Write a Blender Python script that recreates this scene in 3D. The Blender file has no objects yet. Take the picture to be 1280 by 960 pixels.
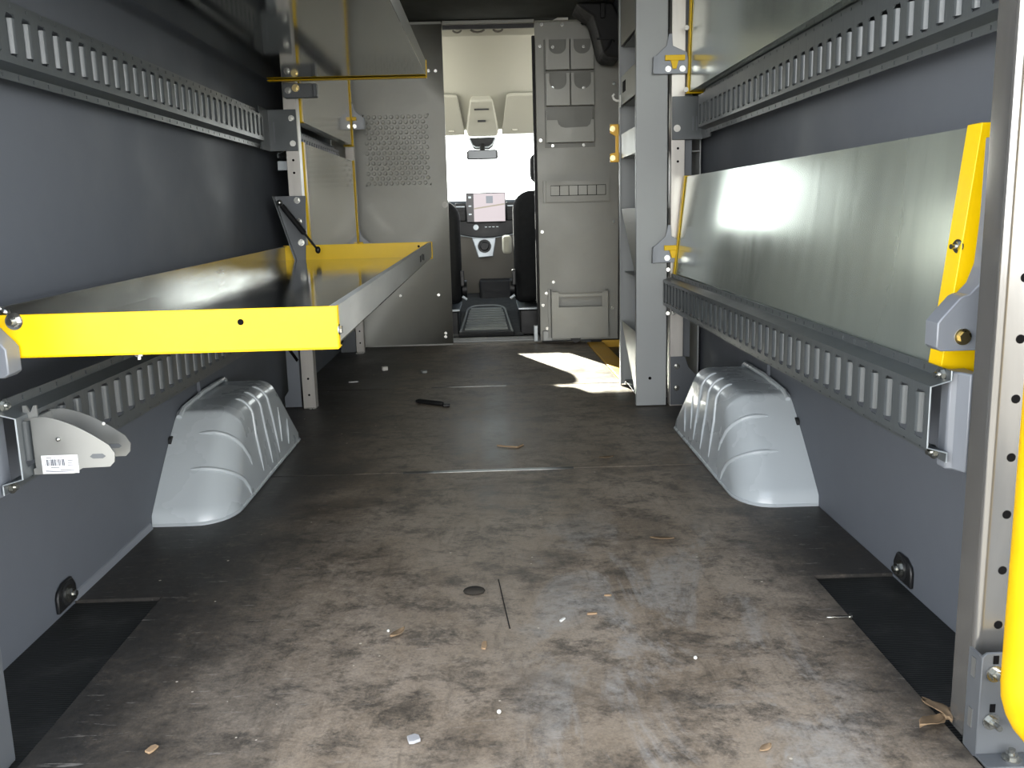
import bpy, bmesh, math, random
from mathutils import Vector, Matrix
random.seed(7)
C = bpy.context.scene.collection
PI = math.pi

# ------------------------------------------------------------------ materials
def lin(c):
    if isinstance(c, str):
        c = tuple(int(c[i:i+2], 16)/255 for i in (0, 2, 4))
    return tuple((x/12.92 if x <= .04045 else ((x+.055)/1.055)**2.4) for x in c)

class NT:
    def __init__(s, name):
        s.m = bpy.data.materials.new(name); s.m.use_nodes = True
        s.t = s.m.node_tree; s.t.nodes.clear()
        s.out = s.n('ShaderNodeOutputMaterial')
        s.b = s.n('ShaderNodeBsdfPrincipled'); s.l(s.b.outputs[0], s.out.inputs[0])
        s.co = None
    def n(s, typ, **k):
        nd = s.t.nodes.new(typ)
        for a, v in k.items(): setattr(nd, a, v)
        return nd
    def l(s, a, b): s.t.links.new(a, b)
    def coord(s):
        if not s.co: s.co = s.n('ShaderNodeTexCoord')
        return s.co.outputs['Object']
    def mapping(s, scale=(1, 1, 1), rot=(0, 0, 0), src=None):
        mp = s.n('ShaderNodeMapping'); mp.inputs['Scale'].default_value = scale; mp.inputs['Rotation'].default_value = rot
        s.l(src or s.coord(), mp.inputs[0]); return mp.outputs[0]
    def noise(s, scale=5, detail=4, rough=.5, vec=None, dist=0):
        nd = s.n('ShaderNodeTexNoise'); nd.inputs['Scale'].default_value = scale
        nd.inputs['Detail'].default_value = detail; nd.inputs['Roughness'].default_value = rough
        nd.inputs['Distortion'].default_value = dist
        s.l(vec or s.coord(), nd.inputs['Vector']); return nd.outputs[0]
    def ramp(s, src, a, b, ca=(0, 0, 0, 1), cb=(1, 1, 1, 1)):
        r = s.n('ShaderNodeValToRGB'); e = r.color_ramp.elements
        e[0].position = a; e[1].position = b; e[0].color = ca; e[1].color = cb
        s.l(src, r.inputs[0]); return r.outputs[0]
    def mix(s, fac, a, b, mode='MIX'):
        m = s.n('ShaderNodeMix', data_type='RGBA', blend_type=mode)
        for sock, v in ((m.inputs['Factor'], fac), (m.inputs['A'], a), (m.inputs['B'], b)):
            pass
        for idx, v in ((0, fac), (6, a), (7, b)):
            if hasattr(v, 'is_output'): s.l(v, m.inputs[idx])
            elif idx == 0: m.inputs[0].default_value = v
            else: m.inputs[idx].default_value = tuple(v[:3])+(1,)
        return m.outputs[2]
    def math(s, op, a, b=None, clamp=False):
        m = s.n('ShaderNodeMath', operation=op, use_clamp=clamp)
        for i, v in ((0, a), (1, b)):
            if v is None: continue
            if hasattr(v, 'is_output'): s.l(v, m.inputs[i])
            else: m.inputs[i].default_value = v
        return m.outputs[0]
    def maprange(s, v, a, b, c=0., d=1.):
        m = s.n('ShaderNodeMapRange', interpolation_type='SMOOTHSTEP')
        s.l(v, m.inputs[0])
        for i, x in ((1, a), (2, b), (3, c), (4, d)): m.inputs[i].default_value = x
        return m.outputs[0]
    def bump(s, src, strength=.2, dist=.002):
        b = s.n('ShaderNodeBump'); b.inputs['Strength'].default_value = strength; b.inputs['Distance'].default_value = dist
        s.l(src, b.inputs['Height']); s.l(b.outputs[0], s.b.inputs['Normal'])

def mat(name, col, rough=.5, metal=0., var=.12, vscale=14, bump=0., bscale=60, spec=.5, coat=0., stretch=None):
    t = NT(name); c = lin(col)
    v = t.mapping(stretch) if stretch else None
    nz = t.noise(vscale, 4, .6, v)
    lo = tuple(x*(1-var) for x in c); hi = tuple(min(1, x*(1+var)) for x in c)
    t.l(t.mix(nz, lo, hi), t.b.inputs['Base Color'])
    r = t.maprange(nz, .25, .75, rough*.85, min(1, rough*1.15)); t.l(r, t.b.inputs['Roughness'])
    t.b.inputs['Metallic'].default_value = metal
    t.b.inputs['Specular IOR Level'].default_value = spec
    t.b.inputs['Coat Weight'].default_value = coat; t.b.inputs['Coat Roughness'].default_value = .06
    if bump: t.bump(t.noise(bscale, 3, .6), bump, .001)
    return t.m

def alu(name, col, r0, r1, stretch, scratch=.25, dirt=.25, metal=1., bump=.02):
    """sheet aluminium: smeared stains, fine scratches"""
    t = NT(name); c = lin(col)
    big = t.noise(3, 5, .6, t.mapping(stretch), .6)
    fine = t.noise(2.2, 6, .7, t.mapping(tuple(x*9 for x in stretch)))
    f = t.ramp(big, .35, .7)
    col1 = t.mix(f, tuple(x*(1-dirt) for x in c), c)
    col2 = t.mix(t.math('MULTIPLY', t.ramp(fine, .55, .75), scratch), col1, tuple(x*.55 for x in c))
    t.l(col2, t.b.inputs['Base Color'])
    t.l(t.maprange(big, .3, .7, r0, r1), t.b.inputs['Roughness'])
    t.b.inputs['Metallic'].default_value = metal
    t.bump(fine, bump, .0004)
    return t.m

M = {}
M['wall'] = mat('wall panel blue grey', '5d6269', .62, 0, .06, 3, .12, 260, .35)
M['ceiling'] = mat('headliner dark', '3c3f3d', .9, 0, .1, 8, .2, 300, .1)
M['grey'] = mat('grey painted steel', '4f5456', .32, .15, .06, 5, .05, 300, .5)
M['greyd'] = mat('dark grey painted steel', '5a5e62', .42, .15, .06, 5, .05, 300, .5)
M['greyl'] = mat('light grey painted steel', '7a7f86', .36, .1, .05, 6, .05, 300, .5)
M['book'] = mat('grey cabinet paint', '949898', .45, .1, .05, 2, .05, 300, .4)
M['housing'] = mat('grey body paint', 'b6bec2', .28, 0, .015, 4, 0, 60, .5, .35)
M['yellow'] = mat('yellow paint', 'e8c000', .4, 0, .06, 9, .05, 120, .45)
M['yellowp'] = mat('yellow plastic', 'dcb004', .45, 0, .1, 30, .1, 90, .4)
M['steel'] = mat('zinc bolt', 'b4b5b0', .25, 1., .1, 30)
M['brass'] = mat('yellow zinc bolt', 'd9c896', .3, 1., .1, 30)
M['galv'] = mat('galvanised steel', '8f918f', .42, .7, .08, 25)
M['black'] = mat('black plastic', '161718', .45, 0, .2, 20, .1, 200)
M['blackm'] = mat('matte black fabric', '1a1b1c', .85, 0, .25, 40, .3, 400, .2)
M['rubber'] = mat('black rubber', '1f2021', .6, 0, .3, 30, .2, 150, .4)
M['beige'] = mat('cab headliner beige', 'b2b1a4', .9, 0, .04, 6, .08, 500, .1)
M['beiged'] = mat('cab plastic greige', '77736a', .6, 0, .08, 10, .1, 300, .4)
M['silver'] = mat('silver plastic', 'b4bcc0', .35, .4, .05, 10)
M['cabfloor'] = mat('cab floor rubber', '3b3d3d', .6, 0, .2, 20, .2, 120, .4)
M['mat'] = mat('grey ribbed rubber', '8b8f8c', .6, 0, .12, 18, .1, 120, .4)
M['sill'] = mat('worn sill', '7d7a72', .55, .2, .3, 12, .2, 60)
M['yellowstep'] = mat('yellow step', 'e8b432', .5, 0, .15, 12, .1, 60)
M['paper'] = mat('white label', 'eef0f2', .5, 0, .02, 20)
M['ink'] = mat('label print', '3a3f4a', .6, 0, .05, 20)
M['leaf'] = mat('dry leaf', '86725a', .8, 0, .3, 40, .3, 80, .2)
M['wood'] = mat('wood chip', '9c8468', .8, 0, .2, 60, .2, 120, .2)
M['white'] = mat('white scrap', 'dcdcd6', .6, 0, .1, 60)
M['plug'] = mat('clay lump', '34312c', .9, 0, .4, 80, .6, 120, .2)
M['hole'] = mat('hole dark', '0b0b0c', .9, 0, .1, 20, 0, 60, .1)  # near-black stand-in for the shade inside holes and slots
M['alu_shelf'] = alu('shelf aluminium', 'b9bcb8', .06, .14, (1.5, .5, 3), .2, .15, 1., .008)
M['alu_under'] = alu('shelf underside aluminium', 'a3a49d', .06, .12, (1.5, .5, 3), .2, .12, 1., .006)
M['alu_lip'] = alu('shelf lip aluminium', 'bebfba', .3, .45, (1.5, .8, 3), .35, .25, .2)
M['alu_back'] = alu('shelf back lip aluminium', 'a2a39f', .16, .28, (1.5, .8, 3), .2, .3, .85)
M['alu_panel'] = alu('folded panel aluminium', 'b6c0b8', .15, .22, (2.5, 2.2, .5), .14, .12, .68, .0)
M['alu_lit'] = alu('lit folded aluminium', 'e2dfd4', .06, .12, (2.5, 2.2, .5), .08, .08, .72, .0)  # lighter copy of the folded panel aluminium, bounced light put into the colour
M['alu_post'] = alu('post aluminium', '8b8b89', .13, .22, (8, 8, .6), .08, .1, .72, .003)
M['alu_up'] = alu('upright aluminium', 'c4c1bb', .3, .42, (8, 8, .6), .12, .12, .35, .006)
M['part'] = alu('partition steel', 'a2a39c', .38, .5, (1.2, 4, 1.2), .12, .12, .16)
M['partd'] = alu('partition pocket steel', 'a0a19a', .38, .48, (1.2, 4, 1.2), .1, .1, .3)

M['tint'] = mat('dark mirror glass', '1c2224', .1, .3, .02, 4)
M['partb'] = alu('shaded pocket back steel', '787973', .4, .5, (1.2, 4, 1.2), .1, .1, .35)  # darker than the pocket fronts: shade inside the pockets put into the colour
def floor_material():
    t = NT('dirty black rubber floor')
    co = t.coord()
    sep = t.n('ShaderNodeSeparateXYZ'); t.l(co, sep.inputs[0]); X, Y = sep.outputs[0], sep.outputs[1]
    warp = t.noise(1.6, 4, .6, None, .4)
    xw = t.math('ADD', X, t.math('MULTIPLY', t.math('SUBTRACT', warp, .5), .5))
    left = t.maprange(xw, -.72, -.2); right = t.maprange(xw, .82, .45)
    traffic = t.math('MULTIPLY', left, right)
    # trodden dust: broad cover, crisp mid-size wear, fine grain
    n1 = t.noise(2.1, 10, .66, t.mapping((1.15, .8, 1)), .2)
    n2 = t.noise(8.5, 13, .78, t.mapping((1, 1.25, 1), (0, 0, .5)), .25)
    n3 = t.noise(48, 9, .82)
    n4 = t.noise(190, 4, .7)
    d = t.math('ADD', t.math('MULTIPLY', n1, .5), t.math('ADD', t.math('MULTIPLY', n2, .35), t.math('MULTIPLY', n3, .15)))
    near = t.maprange(Y, 4.2, 1.7, .95, 1.05)
    cover = t.math('MULTIPLY', t.math('MULTIPLY', traffic, near), t.ramp(n1, .22, .5, (.45, .45, .45, 1)))
    wear = t.math('ADD', t.math('MULTIPLY', t.ramp(n2, .41, .52), .56), t.math('ADD', t.math('MULTIPLY', t.ramp(n3, .38, .60), .34), .17))
    dust = t.math('ADD', t.math('MULTIPLY', cover, wear), t.math('MULTIPLY', t.math('MULTIPLY', t.ramp(n2, .53, .62), t.ramp(n3, .42, .6)), .22), True)
    base = t.mix(t.ramp(n3, .35, .65), lin('282827'), lin('403d39'))
    brown = t.mix(t.ramp(n1, .4, .6), lin('938471'), lin('aa9d8c'))
    brown = t.mix(t.math('MULTIPLY', t.ramp(n4, .35, .65), .3), brown, lin('574d44'))
    c = t.mix(dust, base, brown)
    # pale grey scuffed patches right of the middle
    gp = t.noise(3.0, 12, .7, t.mapping((1.6, .75, 1), (0, 0, .35)), .8)
    gx = t.math('MULTIPLY', t.maprange(X, -.05, .15), t.maprange(X, .66, .45))
    gm = t.math('MULTIPLY', t.ramp(gp, .49, .57), t.math('MULTIPLY', gx, t.maprange(Y, 2.6, 1.9)), True)
    c = t.mix(t.math('MULTIPLY', t.math('MULTIPLY', gm, .85), t.ramp(n3, .3, .6)), c, lin('a4a19b'))
    # dark oily blotches, mainly between the wheel housings and beyond
    bl = t.noise(3.2, 11, .68, t.mapping((1, 1.2, 1), (0, 0, 1)), .6)
    c = t.mix(t.math('MULTIPLY', t.ramp(bl, .54, .66), t.maprange(Y, 1.6, 3.2, .45, .55)), c, lin('352f29'))
    # long dark scuffs
    sc = t.noise(5, 6, .7, t.mapping((7, 1.2, 1), (0, 0, .12)), .3)
    c = t.mix(t.math('MULTIPLY', t.ramp(sc, .56, .68), .3), c, lin('262524'))
    # light scratches
    s2 = t.noise(6, 7, .75, t.mapping((2, 14, 1), (0, 0, -.45)), .2)
    c = t.mix(t.math('MULTIPLY', t.ramp(s2, .6, .66), .4), c, lin('a9a49c'))
    # windscreen reflection painted as a pale streak along the worn middle
    st = t.math('MULTIPLY', t.maprange(t.math('ABSOLUTE', t.math('SUBTRACT', X, .0)), .07, .02), t.maprange(Y, 2.75, 3.0))
    st = t.math('MULTIPLY', st, t.math('MULTIPLY', t.maprange(Y, 4.3, 3.9), t.ramp(n2, .35, .6)))
    c = t.mix(t.math('MULTIPLY', st, .8), c, lin('a2a8a7'))
    # crumbs
    v = t.n('ShaderNodeTexVoronoi'); v.inputs['Scale'].default_value = 26; t.l(co, v.inputs['Vector'])
    sel = t.n('ShaderNodeSeparateColor'); t.l(v.outputs['Color'], sel.inputs[0])
    cr = t.math('MULTIPLY', t.math('LESS_THAN', v.outputs['Distance'], t.math('MULTIPLY', sel.outputs[1], .085)), t.math('GREATER_THAN', sel.outputs[0], .72))
    c = t.mix(cr, c, lin('c4bba9'))
    t.l(c, t.b.inputs['Base Color'])
    t.l(t.math('ADD', t.maprange(d, .35, .65, .4, .6), 0.), t.b.inputs['Roughness'])
    t.b.inputs['Specular IOR Level'].default_value = .45
    t.bump(d, .35, .004)
    return t.m
M['floor'] = floor_material()

def strip_material():
    t = NT('ribbed black rubber strip')
    w = t.n('ShaderNodeTexWave', wave_type='BANDS', bands_direction='Y'); w.inputs['Scale'].default_value = 45
    w.inputs['Distortion'].default_value = .4; t.l(t.coord(), w.inputs['Vector'])
    nz = t.noise(9, 6, .7)
    c = t.mix(t.ramp(nz, .5, .75), lin('1a1c1b'), lin('3a3a38'))
    t.l(c, t.b.inputs['Base Color']); t.b.inputs['Roughness'].default_value = .55
    t.bump(w.outputs[1], .3, .002)
    return t.m
M['strip'] = strip_material()

def seam_material():
    t = NT('worn aluminium seam strip')
    sep = t.n('ShaderNodeSeparateXYZ'); t.l(t.coord(), sep.inputs[0])
    nz = t.noise(14, 5, .6)
    f = t.math('MULTIPLY', t.maprange(t.math('ADD', sep.outputs[0], t.math('MULTIPLY', nz, .2)), -.14, -.02), t.maprange(sep.outputs[0], .23, .12), True)
    t.l(t.mix(f, lin('2b2a28'), lin('c9ccc8')), t.b.inputs['Base Color'])
    t.l(t.math('MULTIPLY', f, .2), t.b.inputs['Metallic']); t.b.inputs['Roughness'].default_value = .45
    return t.m
M['seam'] = seam_material()

def glass_material():
    t = NT('windscreen glass'); t.t.nodes.remove(t.b)
    tr = t.n('ShaderNodeBsdfTransparent'); tr.inputs[0].default_value = (.9, .93, .92, 1)
    gl = t.n('ShaderNodeBsdfGlossy'); gl.inputs['Roughness'].default_value = .02
    mx = t.n('ShaderNodeMixShader'); mx.inputs[0].default_value = .03; t.l(tr.outputs[0], mx.inputs[1]); t.l(gl.outputs[0], mx.inputs[2])
    t.l(mx.outputs[0], t.out.inputs[0]); return t.m
M['glass'] = glass_material()
def emit(name, col, s):
    t = NT(name); t.b.inputs['Base Color'].default_value = (.02, .02, .02, 1); t.b.inputs['Roughness'].default_value = .3
    t.b.inputs['Emission Color'].default_value = (*lin(col), 1); t.b.inputs['Emission Strength'].default_value = s
    return t.m
M['disp'] = emit('display lit', 'e6d8dc', .37)
M['disp_dark'] = emit('display dark bar', '3a3940', .15)
M['disp_road'] = emit('display grey shape', '8a929c', .4)
M['disp_line'] = emit('display beige line', 'b0a48c', .4)

# ------------------------------------------------------------------ mesh building
class MB:
    def __init__(s): s.v = []; s.f = []
    def add(s, vs, fs):
        o = len(s.v); s.v += [tuple(p) for p in vs]; s.f += [tuple(i+o for i in f) for f in fs]; return s
    def box(s, x0, x1, y0, y1, z0, z1):
        v = [(x, y, z) for x in (x0, x1) for y in (y0, y1) for z in (z0, z1)]
        return s.add(v, [(0, 1, 3, 2), (4, 6, 7, 5), (0, 4, 5, 1), (2, 3, 7, 6), (0, 2, 6, 4), (1, 5, 7, 3)])
    def prism(s, pts, axis, a, b):
        """2D polygon swept between a and b along axis; pts are the two other coordinates in xyz order"""
        def p3(p, t):
            return (t, p[0], p[1]) if axis == 'x' else (p[0], t, p[1]) if axis == 'y' else (p[0], p[1], t)
        n = len(pts)
        v = [p3(p, a) for p in pts]+[p3(p, b) for p in pts]
        return s.add(v, [tuple(range(n)), tuple(range(n, 2*n))]+[(i, (i+1) % n, n+(i+1) % n, n+i) for i in range(n)])
    def sheet(s, pts, axis, a, b):
        """open 2D polyline swept along axis"""
        def p3(p, t):
            return (t, p[0], p[1]) if axis == 'x' else (p[0], t, p[1]) if axis == 'y' else (p[0], p[1], t)
        n = len(pts)
        v = [p3(p, a) for p in pts]+[p3(p, b) for p in pts]
        return s.add(v, [(i, i+1, n+i+1, n+i) for i in range(n-1)])
    def quad(s, *p): return s.add(p, [tuple(range(len(p)))])
    def tube(s, path, r, n=10, cap=True):
        P = [Vector(p) for p in path]; rs = r if isinstance(r, (list, tuple)) else [r]*len(P)
        prev = None; vs = []
        for i, p in enumerate(P):
            d = (P[min(i+1, len(P)-1)]-P[max(i-1, 0)]).normalized()
            if prev is None:
                a = d.orthogonal().normalized()
            else:
                a = (prev-d*prev.dot(d)).normalized()
            b = d.cross(a); prev = a
            for k in range(n):
                t = 2*PI*k/n; vs.append(p+(a*math.cos(t)+b*math.sin(t))*rs[i])
        m = len(P); fs = [(i*n+k, i*n+(k+1) % n, (i+1)*n+(k+1) % n, (i+1)*n+k) for i in range(m-1) for k in range(n)]
        if cap: fs += [tuple(range(n)), tuple(range((m-1)*n, m*n))]
        return s.add(vs, fs)
    def cyl(s, p0, p1, r, n=16): return s.tube([p0, p1], r, n)
    def ball(s, c, r, sc=(1, 1, 1), nu=12, nv=8):
        vs = [(c[0], c[1], c[2]-r*sc[2])]
        for j in range(1, nv):
            ph = -PI/2+PI*j/nv
            for i in range(nu):
                th = 2*PI*i/nu
                vs.append((c[0]+r*sc[0]*math.cos(ph)*math.cos(th), c[1]+r*sc[1]*math.cos(ph)*math.sin(th), c[2]+r*sc[2]*math.sin(ph)))
        vs.append((c[0], c[1], c[2]+r*sc[2])); top = len(vs)-1
        fs = [(0, 1+(i+1) % nu, 1+i) for i in range(nu)]
        for j in range(nv-2):
            for i in range(nu):
                a = 1+j*nu+i; b = 1+j*nu+(i+1) % nu; fs.append((a, b, b+nu, a+nu))
        o = 1+(nv-2)*nu
        fs += [(o+i, o+(i+1) % nu, top) for i in range(nu)]
        return s.add(vs, fs)
    def holed(s, f, u0, u1, w0, w1, hu0, hu1, hw0, hw1, c=0.):
        """rectangle u0..u1 x w0..w1 with a (chamfered) rectangular hole; f(u,w) -> xyz"""
        if c <= 0:
            o = [(u0, w0), (u1, w0), (u1, w1), (u0, w1)]; h = [(hu0, hw0), (hu1, hw0), (hu1, hw1), (hu0, hw1)]
            return s.add([f(*p) for p in o+h], [(i, (i+1) % 4, 4+(i+1) % 4, 4+i) for i in range(4)])
        o = [(u0, w0), (u1, w0), (u1, w1), (u0, w1)]
        h = [(hu0+c, hw0), (hu1-c, hw0), (hu1, hw0+c), (hu1, hw1-c), (hu1-c, hw1), (hu0+c, hw1), (hu0, hw1-c), (hu0, hw0+c)]
        fs = [(0, 1, 5, 4), (1, 6, 5), (1, 2, 7, 6), (2, 8, 7), (2, 3, 9, 8), (3, 10, 9), (3, 0, 11, 10), (0, 4, 11)]
        return s.add([f(*p) for p in o+h], fs)

ORG = {}
def build(name, mb, m, parent=None, bevel=0., solid=0., smooth=35, seg=2, org=None, off=0.):
    me = bpy.data.meshes.new(name)
    if parent is not None: org = ORG[parent.name]
    elif org is None:
        xs, ys, zs = zip(*mb.v); org = ((min(xs)+max(xs))/2, (min(ys)+max(ys))/2, min(zs))
    bm = bmesh.new()
    vs = [bm.verts.new((v[0]-org[0], v[1]-org[1], v[2]-org[2])) for v in mb.v]
    for f in mb.f:
        try: bm.faces.new([vs[i] for i in f])
        except ValueError: pass
    bmesh.ops.remove_doubles(bm, verts=bm.verts, dist=1e-5)
    bmesh.ops.recalc_face_normals(bm, faces=bm.faces)
    bm.to_mesh(me); bm.free()
    if smooth > 1:
        for p in me.polygons: p.use_smooth = True
        me.set_sharp_from_angle(angle=math.radians(smooth))
    me.materials.append(m)
    o = bpy.data.objects.new(name, me); C.objects.link(o)
    ORG[o.name] = org
    if parent is not None: o.parent = parent
    else: o.location = org
    if solid:
        md = o.modifiers.new('thickness', 'SOLIDIFY'); md.thickness = solid; md.offset = off
    if bevel:
        md = o.modifiers.new('bevel', 'BEVEL'); md.width = bevel; md.segments = seg; md.limit_method = 'ANGLE'; md.angle_limit = math.radians(40)
        md.harden_normals = False
    return o
def thing(name, label, cat, loc, group=None):
    o = bpy.data.objects.new(name, None); C.objects.link(o); o.location = loc; o.empty_display_size = .05
    ORG[o.name] = tuple(loc); o['label'] = label; o['category'] = cat
    if group: o['group'] = group
    return o
def single(name, mb, m, label, cat, group=None, **k):
    o = build(name, mb, m, None, **k); o['label'] = label; o['category'] = cat
    if group: o['group'] = group
    return o
def struct(name, mb, m, **k):
    o = build(name, mb, m, None, org=(0, 0, 0), **k); o['kind'] = 'structure'; return o
def bolt(parent, p, axis, r=.008, m=None, stud=.6, name='bolt', washer=1.5):
    """hex head with washer, pointing along axis from the surface point p"""
    a = Vector(axis).normalized(); p = Vector(p); mb = MB()
    mb.cyl(p, p+a*r*.25, r*washer, 18)
    mb.tube([p+a*r*.25, p+a*r*.95], r, 6)
    if stud: mb.cyl(p+a*r*.9, p+a*r*(.95+stud), r*.55, 10)
    return build(name, mb, m or M['steel'], parent, smooth=30)

# ------------------------------------------------------------------ camera
F = 1150.96
R = ((.99940901, -.02933841, .01791339), (-.02304639, -.18522473, .98242591), (-.02550481, -.98225814, -.18579141))
cam = bpy.data.cameras.new('camera'); cam.sensor_width = 36; cam.lens = F/1280*36; cam.clip_start = .05
co = bpy.data.objects.new('camera', cam); C.objects.link(co)
mw = Matrix(((R[0][0], -R[0][1], -R[0][2], 0), (R[1][0], -R[1][1], -R[1][2], 0), (R[2][0], -R[2][1], -R[2][2], .81), (0, 0, 0, 1)))
co.matrix_world = mw
bpy.context.scene.camera = co

# ------------------------------------------------------------------ light
w = bpy.data.worlds.new('world'); bpy.context.scene.world = w; w.use_nodes = True
nt = w.node_tree; nt.nodes.clear()
wo = nt.nodes.new('ShaderNodeOutputWorld'); bg = nt.nodes.new('ShaderNodeBackground'); nt.links.new(bg.outputs[0], wo.inputs[0])
tc = nt.nodes.new('ShaderNodeTexCoord'); sx = nt.nodes.new('ShaderNodeSeparateXYZ'); nt.links.new(tc.outputs['Generated'], sx.inputs[0])
rp = nt.nodes.new('ShaderNodeValToRGB'); nt.links.new(sx.outputs[2], rp.inputs[0])
rp.color_ramp.elements[0].position = 0.; rp.color_ramp.elements[0].color = (1.75, 1.73, 1.7, 1)
rp.color_ramp.elements[1].position = .45; rp.color_ramp.elements[1].color = (.26, .29, .34, 1)
nt.links.new(rp.outputs[0], bg.inputs[0]); bg.inputs[1].default_value = 3.2
sl = bpy.data.lights.new('sun', 'SUN'); sl.energy = 22; sl.angle = math.radians(.6); sl.color = (1, .95, .86)
so = bpy.data.objects.new('sun', sl); C.objects.link(so)
sd = Vector((.34*.91, -.94*.91, -.415)).normalized()
so.rotation_euler = sd.to_track_quat('-Z', 'Y').to_euler()
def portal(name, loc, sx_, sy_, direction):
    l = bpy.data.lights.new(name, 'AREA'); l.shape = 'RECTANGLE'; l.size = sx_; l.size_y = sy_; l.cycles.is_portal = True
    o = bpy.data.objects.new(name, l); C.objects.link(o); o.location = loc
    o.rotation_euler = Vector(direction).to_track_quat('-Z', 'Z').to_euler()
portal('rear door daylight', (-.03, 1.18, .96), 1.85, 1.95, (0, 1, 0))
portal('windscreen daylight', (0, 7.25, 1.12), 1.7, 1.0, (0, -1, 0))
vs = bpy.context.scene.view_settings
vs.view_transform = 'Standard'; vs.look = 'None'; vs.gamma = 1; vs.exposure = 1.15; vs.use_curve_mapping = False
bpy.context.scene.cycles.use_denoising = True
bpy.context.scene.cycles.max_bounces = 12; bpy.context.scene.cycles.diffuse_bounces = 6
bpy.context.scene.cycles.sample_clamp_indirect = 8

# ------------------------------------------------------------------ room shell
XL, XR = -.93, .867
def floor_sheet(pts, name='floor'):
    return struct(name, MB().prism(pts, 'z', -.014, 0), M['floor'], bevel=.002)
floor_sheet([(-.742, 1.1), (.69, 1.1), (.69, 1.905), (XR, 1.905), (XR, 2.816), (XL, 2.822), (XL, 1.905), (-.742, 1.905)])
floor_sheet([(XL, 2.828), (XR, 2.822), (XR, 4.236), (XL, 4.246)])
floor_sheet([(XL, 4.252), (XR, 4.242), (XR, 4.32), (.59, 4.34), (.562, 5.655), (XL, 5.655)])
struct('trim_1', MB().box(-.30, .24, 2.809, 2.831, -.01, .0015), M['seam'])
struct('trim_2', MB().box(-.30, .05, 4.2425, 4.2505, -.01, .0015), M['seam'])
struct('floor_strip_left', MB().box(XL, -.745, 1.1, 1.903, -.03, -.008), M['strip'])
struct('floor_strip_right', MB().box(.693, XR, 1.1, 1.903, -.03, -.008), M['strip'])
struct('subfloor', MB().box(-.96, .90, 1.0, 5.66, -.06, -.032), M['black'])
prof_l = [(XL, -.03), (XL, 1.32), (-.90, 1.6), (-.84, 1.8), (-.76, 1.895)]
prof_r = [(XR, -.03), (XR, 1.32), (.84, 1.6), (.78, 1.8), (.70, 1.895)]
struct('wall_left', MB().prism(prof_l+[(-1.0, 1.895), (-1.0, -.03)], 'y', 1.25, 5.66), M['wall'])
struct('wall_right', MB().prism(prof_r+[(.94, 1.895), (.94, -.03)], 'y', 1.25, 4.36), M['wall'])
struct('wall_right_door', MB().prism(prof_r+[(.94, 1.895), (.94, -.25), (XR, -.25)], 'y', 4.362, 5.66), M['wall'])
struct('baseboard_left', MB().prism([(XL, 0), (XL+.008, 0), (XL+.003, .015), (XL, .017)], 'y', 1.90, 2.36), M['greyl'])
struct('ceiling', MB().box(-1.0, .94, 1.2, 5.72, 1.895, 1.92), M['ceiling'])
for i, y in enumerate((2.2, 3.1, 4.0, 4.9)):
    struct('trim_%d' % (3+i), MB().prism([(y, 1.895), (y+.02, 1.882), (y+.1, 1.882), (y+.12, 1.895)], 'x', -.7, .64), M['ceiling'])
# step well at the side door: yellow nosing on the floor edge and yellow riser
struct('step_edge', MB().prism([(.594, 4.345), (.69, 4.345), (.665, 5.575), (.566, 5.575)], 'z', -.02, .004), M['yellowstep'], bevel=.004)
struct('step_riser', MB().box(.66, .865, 5.578, 5.60, -.2, .01), M['yellowstep'])
struct('step_tread', MB().box(.60, .865, 4.365, 5.576, -.22, -.2), M['rubber'])

# ------------------------------------------------------------------ partition
YP = 5.62
pl = thing('wall_front', 'grey sheet steel partition left of the cab doorway with a field of dimples', 'partition', (-.6, YP, 0)); pl['kind'] = 'structure'
mb = MB()
pX, pZ, rr = .0337, .0293, .0118
x0, x1, z0, z1 = -.7345, -.7345+pX*11.5, .968, .968+pZ*14
def F2(u, w): return (u, YP, w)
for r in range(14):
    za, zb = z0+r*pZ, z0+(r+1)*pZ; s = x0+(pX/2 if r % 2 else 0); n = 11
    if r % 2: mb.quad((x0, YP, za), (s, YP, za), (s, YP, zb), (x0, YP, zb))
    else: mb.quad((s+n*pX, YP, za), (x1, YP, za), (x1, YP, zb), (s+n*pX, YP, zb))
    for k in range(n):
        cx, cz = s+(k+.5)*pX, (za+zb)/2
        cor = [(cx+pX/2, zb), (cx-pX/2, zb), (cx-pX/2, za), (cx+pX/2, za)]
        cc = [(cx+rr*math.cos(PI*i/6), cz+rr*math.sin(PI*i/6)) for i in range(12)]
        V = [(p[0], YP, p[1]) for p in cor]+[(p[0], YP, p[1]) for p in cc]+[(cx+(p[0]-cx)*.76, YP-.009, cz+(p[1]-cz)*.76) for p in cc]
        fs = []
        for i in range(12):
            fs.append((4+i, 4+(i+1) % 12, i//3)); fs.append((4+i, 16+i, 16+(i+1) % 12, 4+(i+1) % 12))
        for i, (a, b) in zip((0, 3, 6, 9), ((3, 0), (0, 1), (1, 2), (2, 3))): fs.append((4+i, a, b))
        fs.append(tuple(range(16, 28)))
        mb.add(V, fs)
xa, xb, zt = XL+.004, -.252, 1.875
mb.quad((xa, YP, .012), (xb, YP, .012), (xb, YP, z0), (xa, YP, z0))
mb.quad((xa, YP, z0), (x0, YP, z0), (x0, YP, z1), (xa, YP, z1)); mb.quad((x1, YP, z0), (xb, YP, z0), (xb, YP, z1), (x1, YP, z1))
mb.add([(xa, YP, z1), (xb, YP, z1), (xb, YP, zt), (-.81, YP, zt), (-.88, YP, 1.68), (xa, YP, 1.41)], [(0, 1, 2, 3, 4, 5)])
mb.add([(xb, YP, .012), (xb, YP, zt), (xb, YP+.025, zt), (xb, YP+.025, .012)], [(0, 1, 2, 3)])
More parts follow.
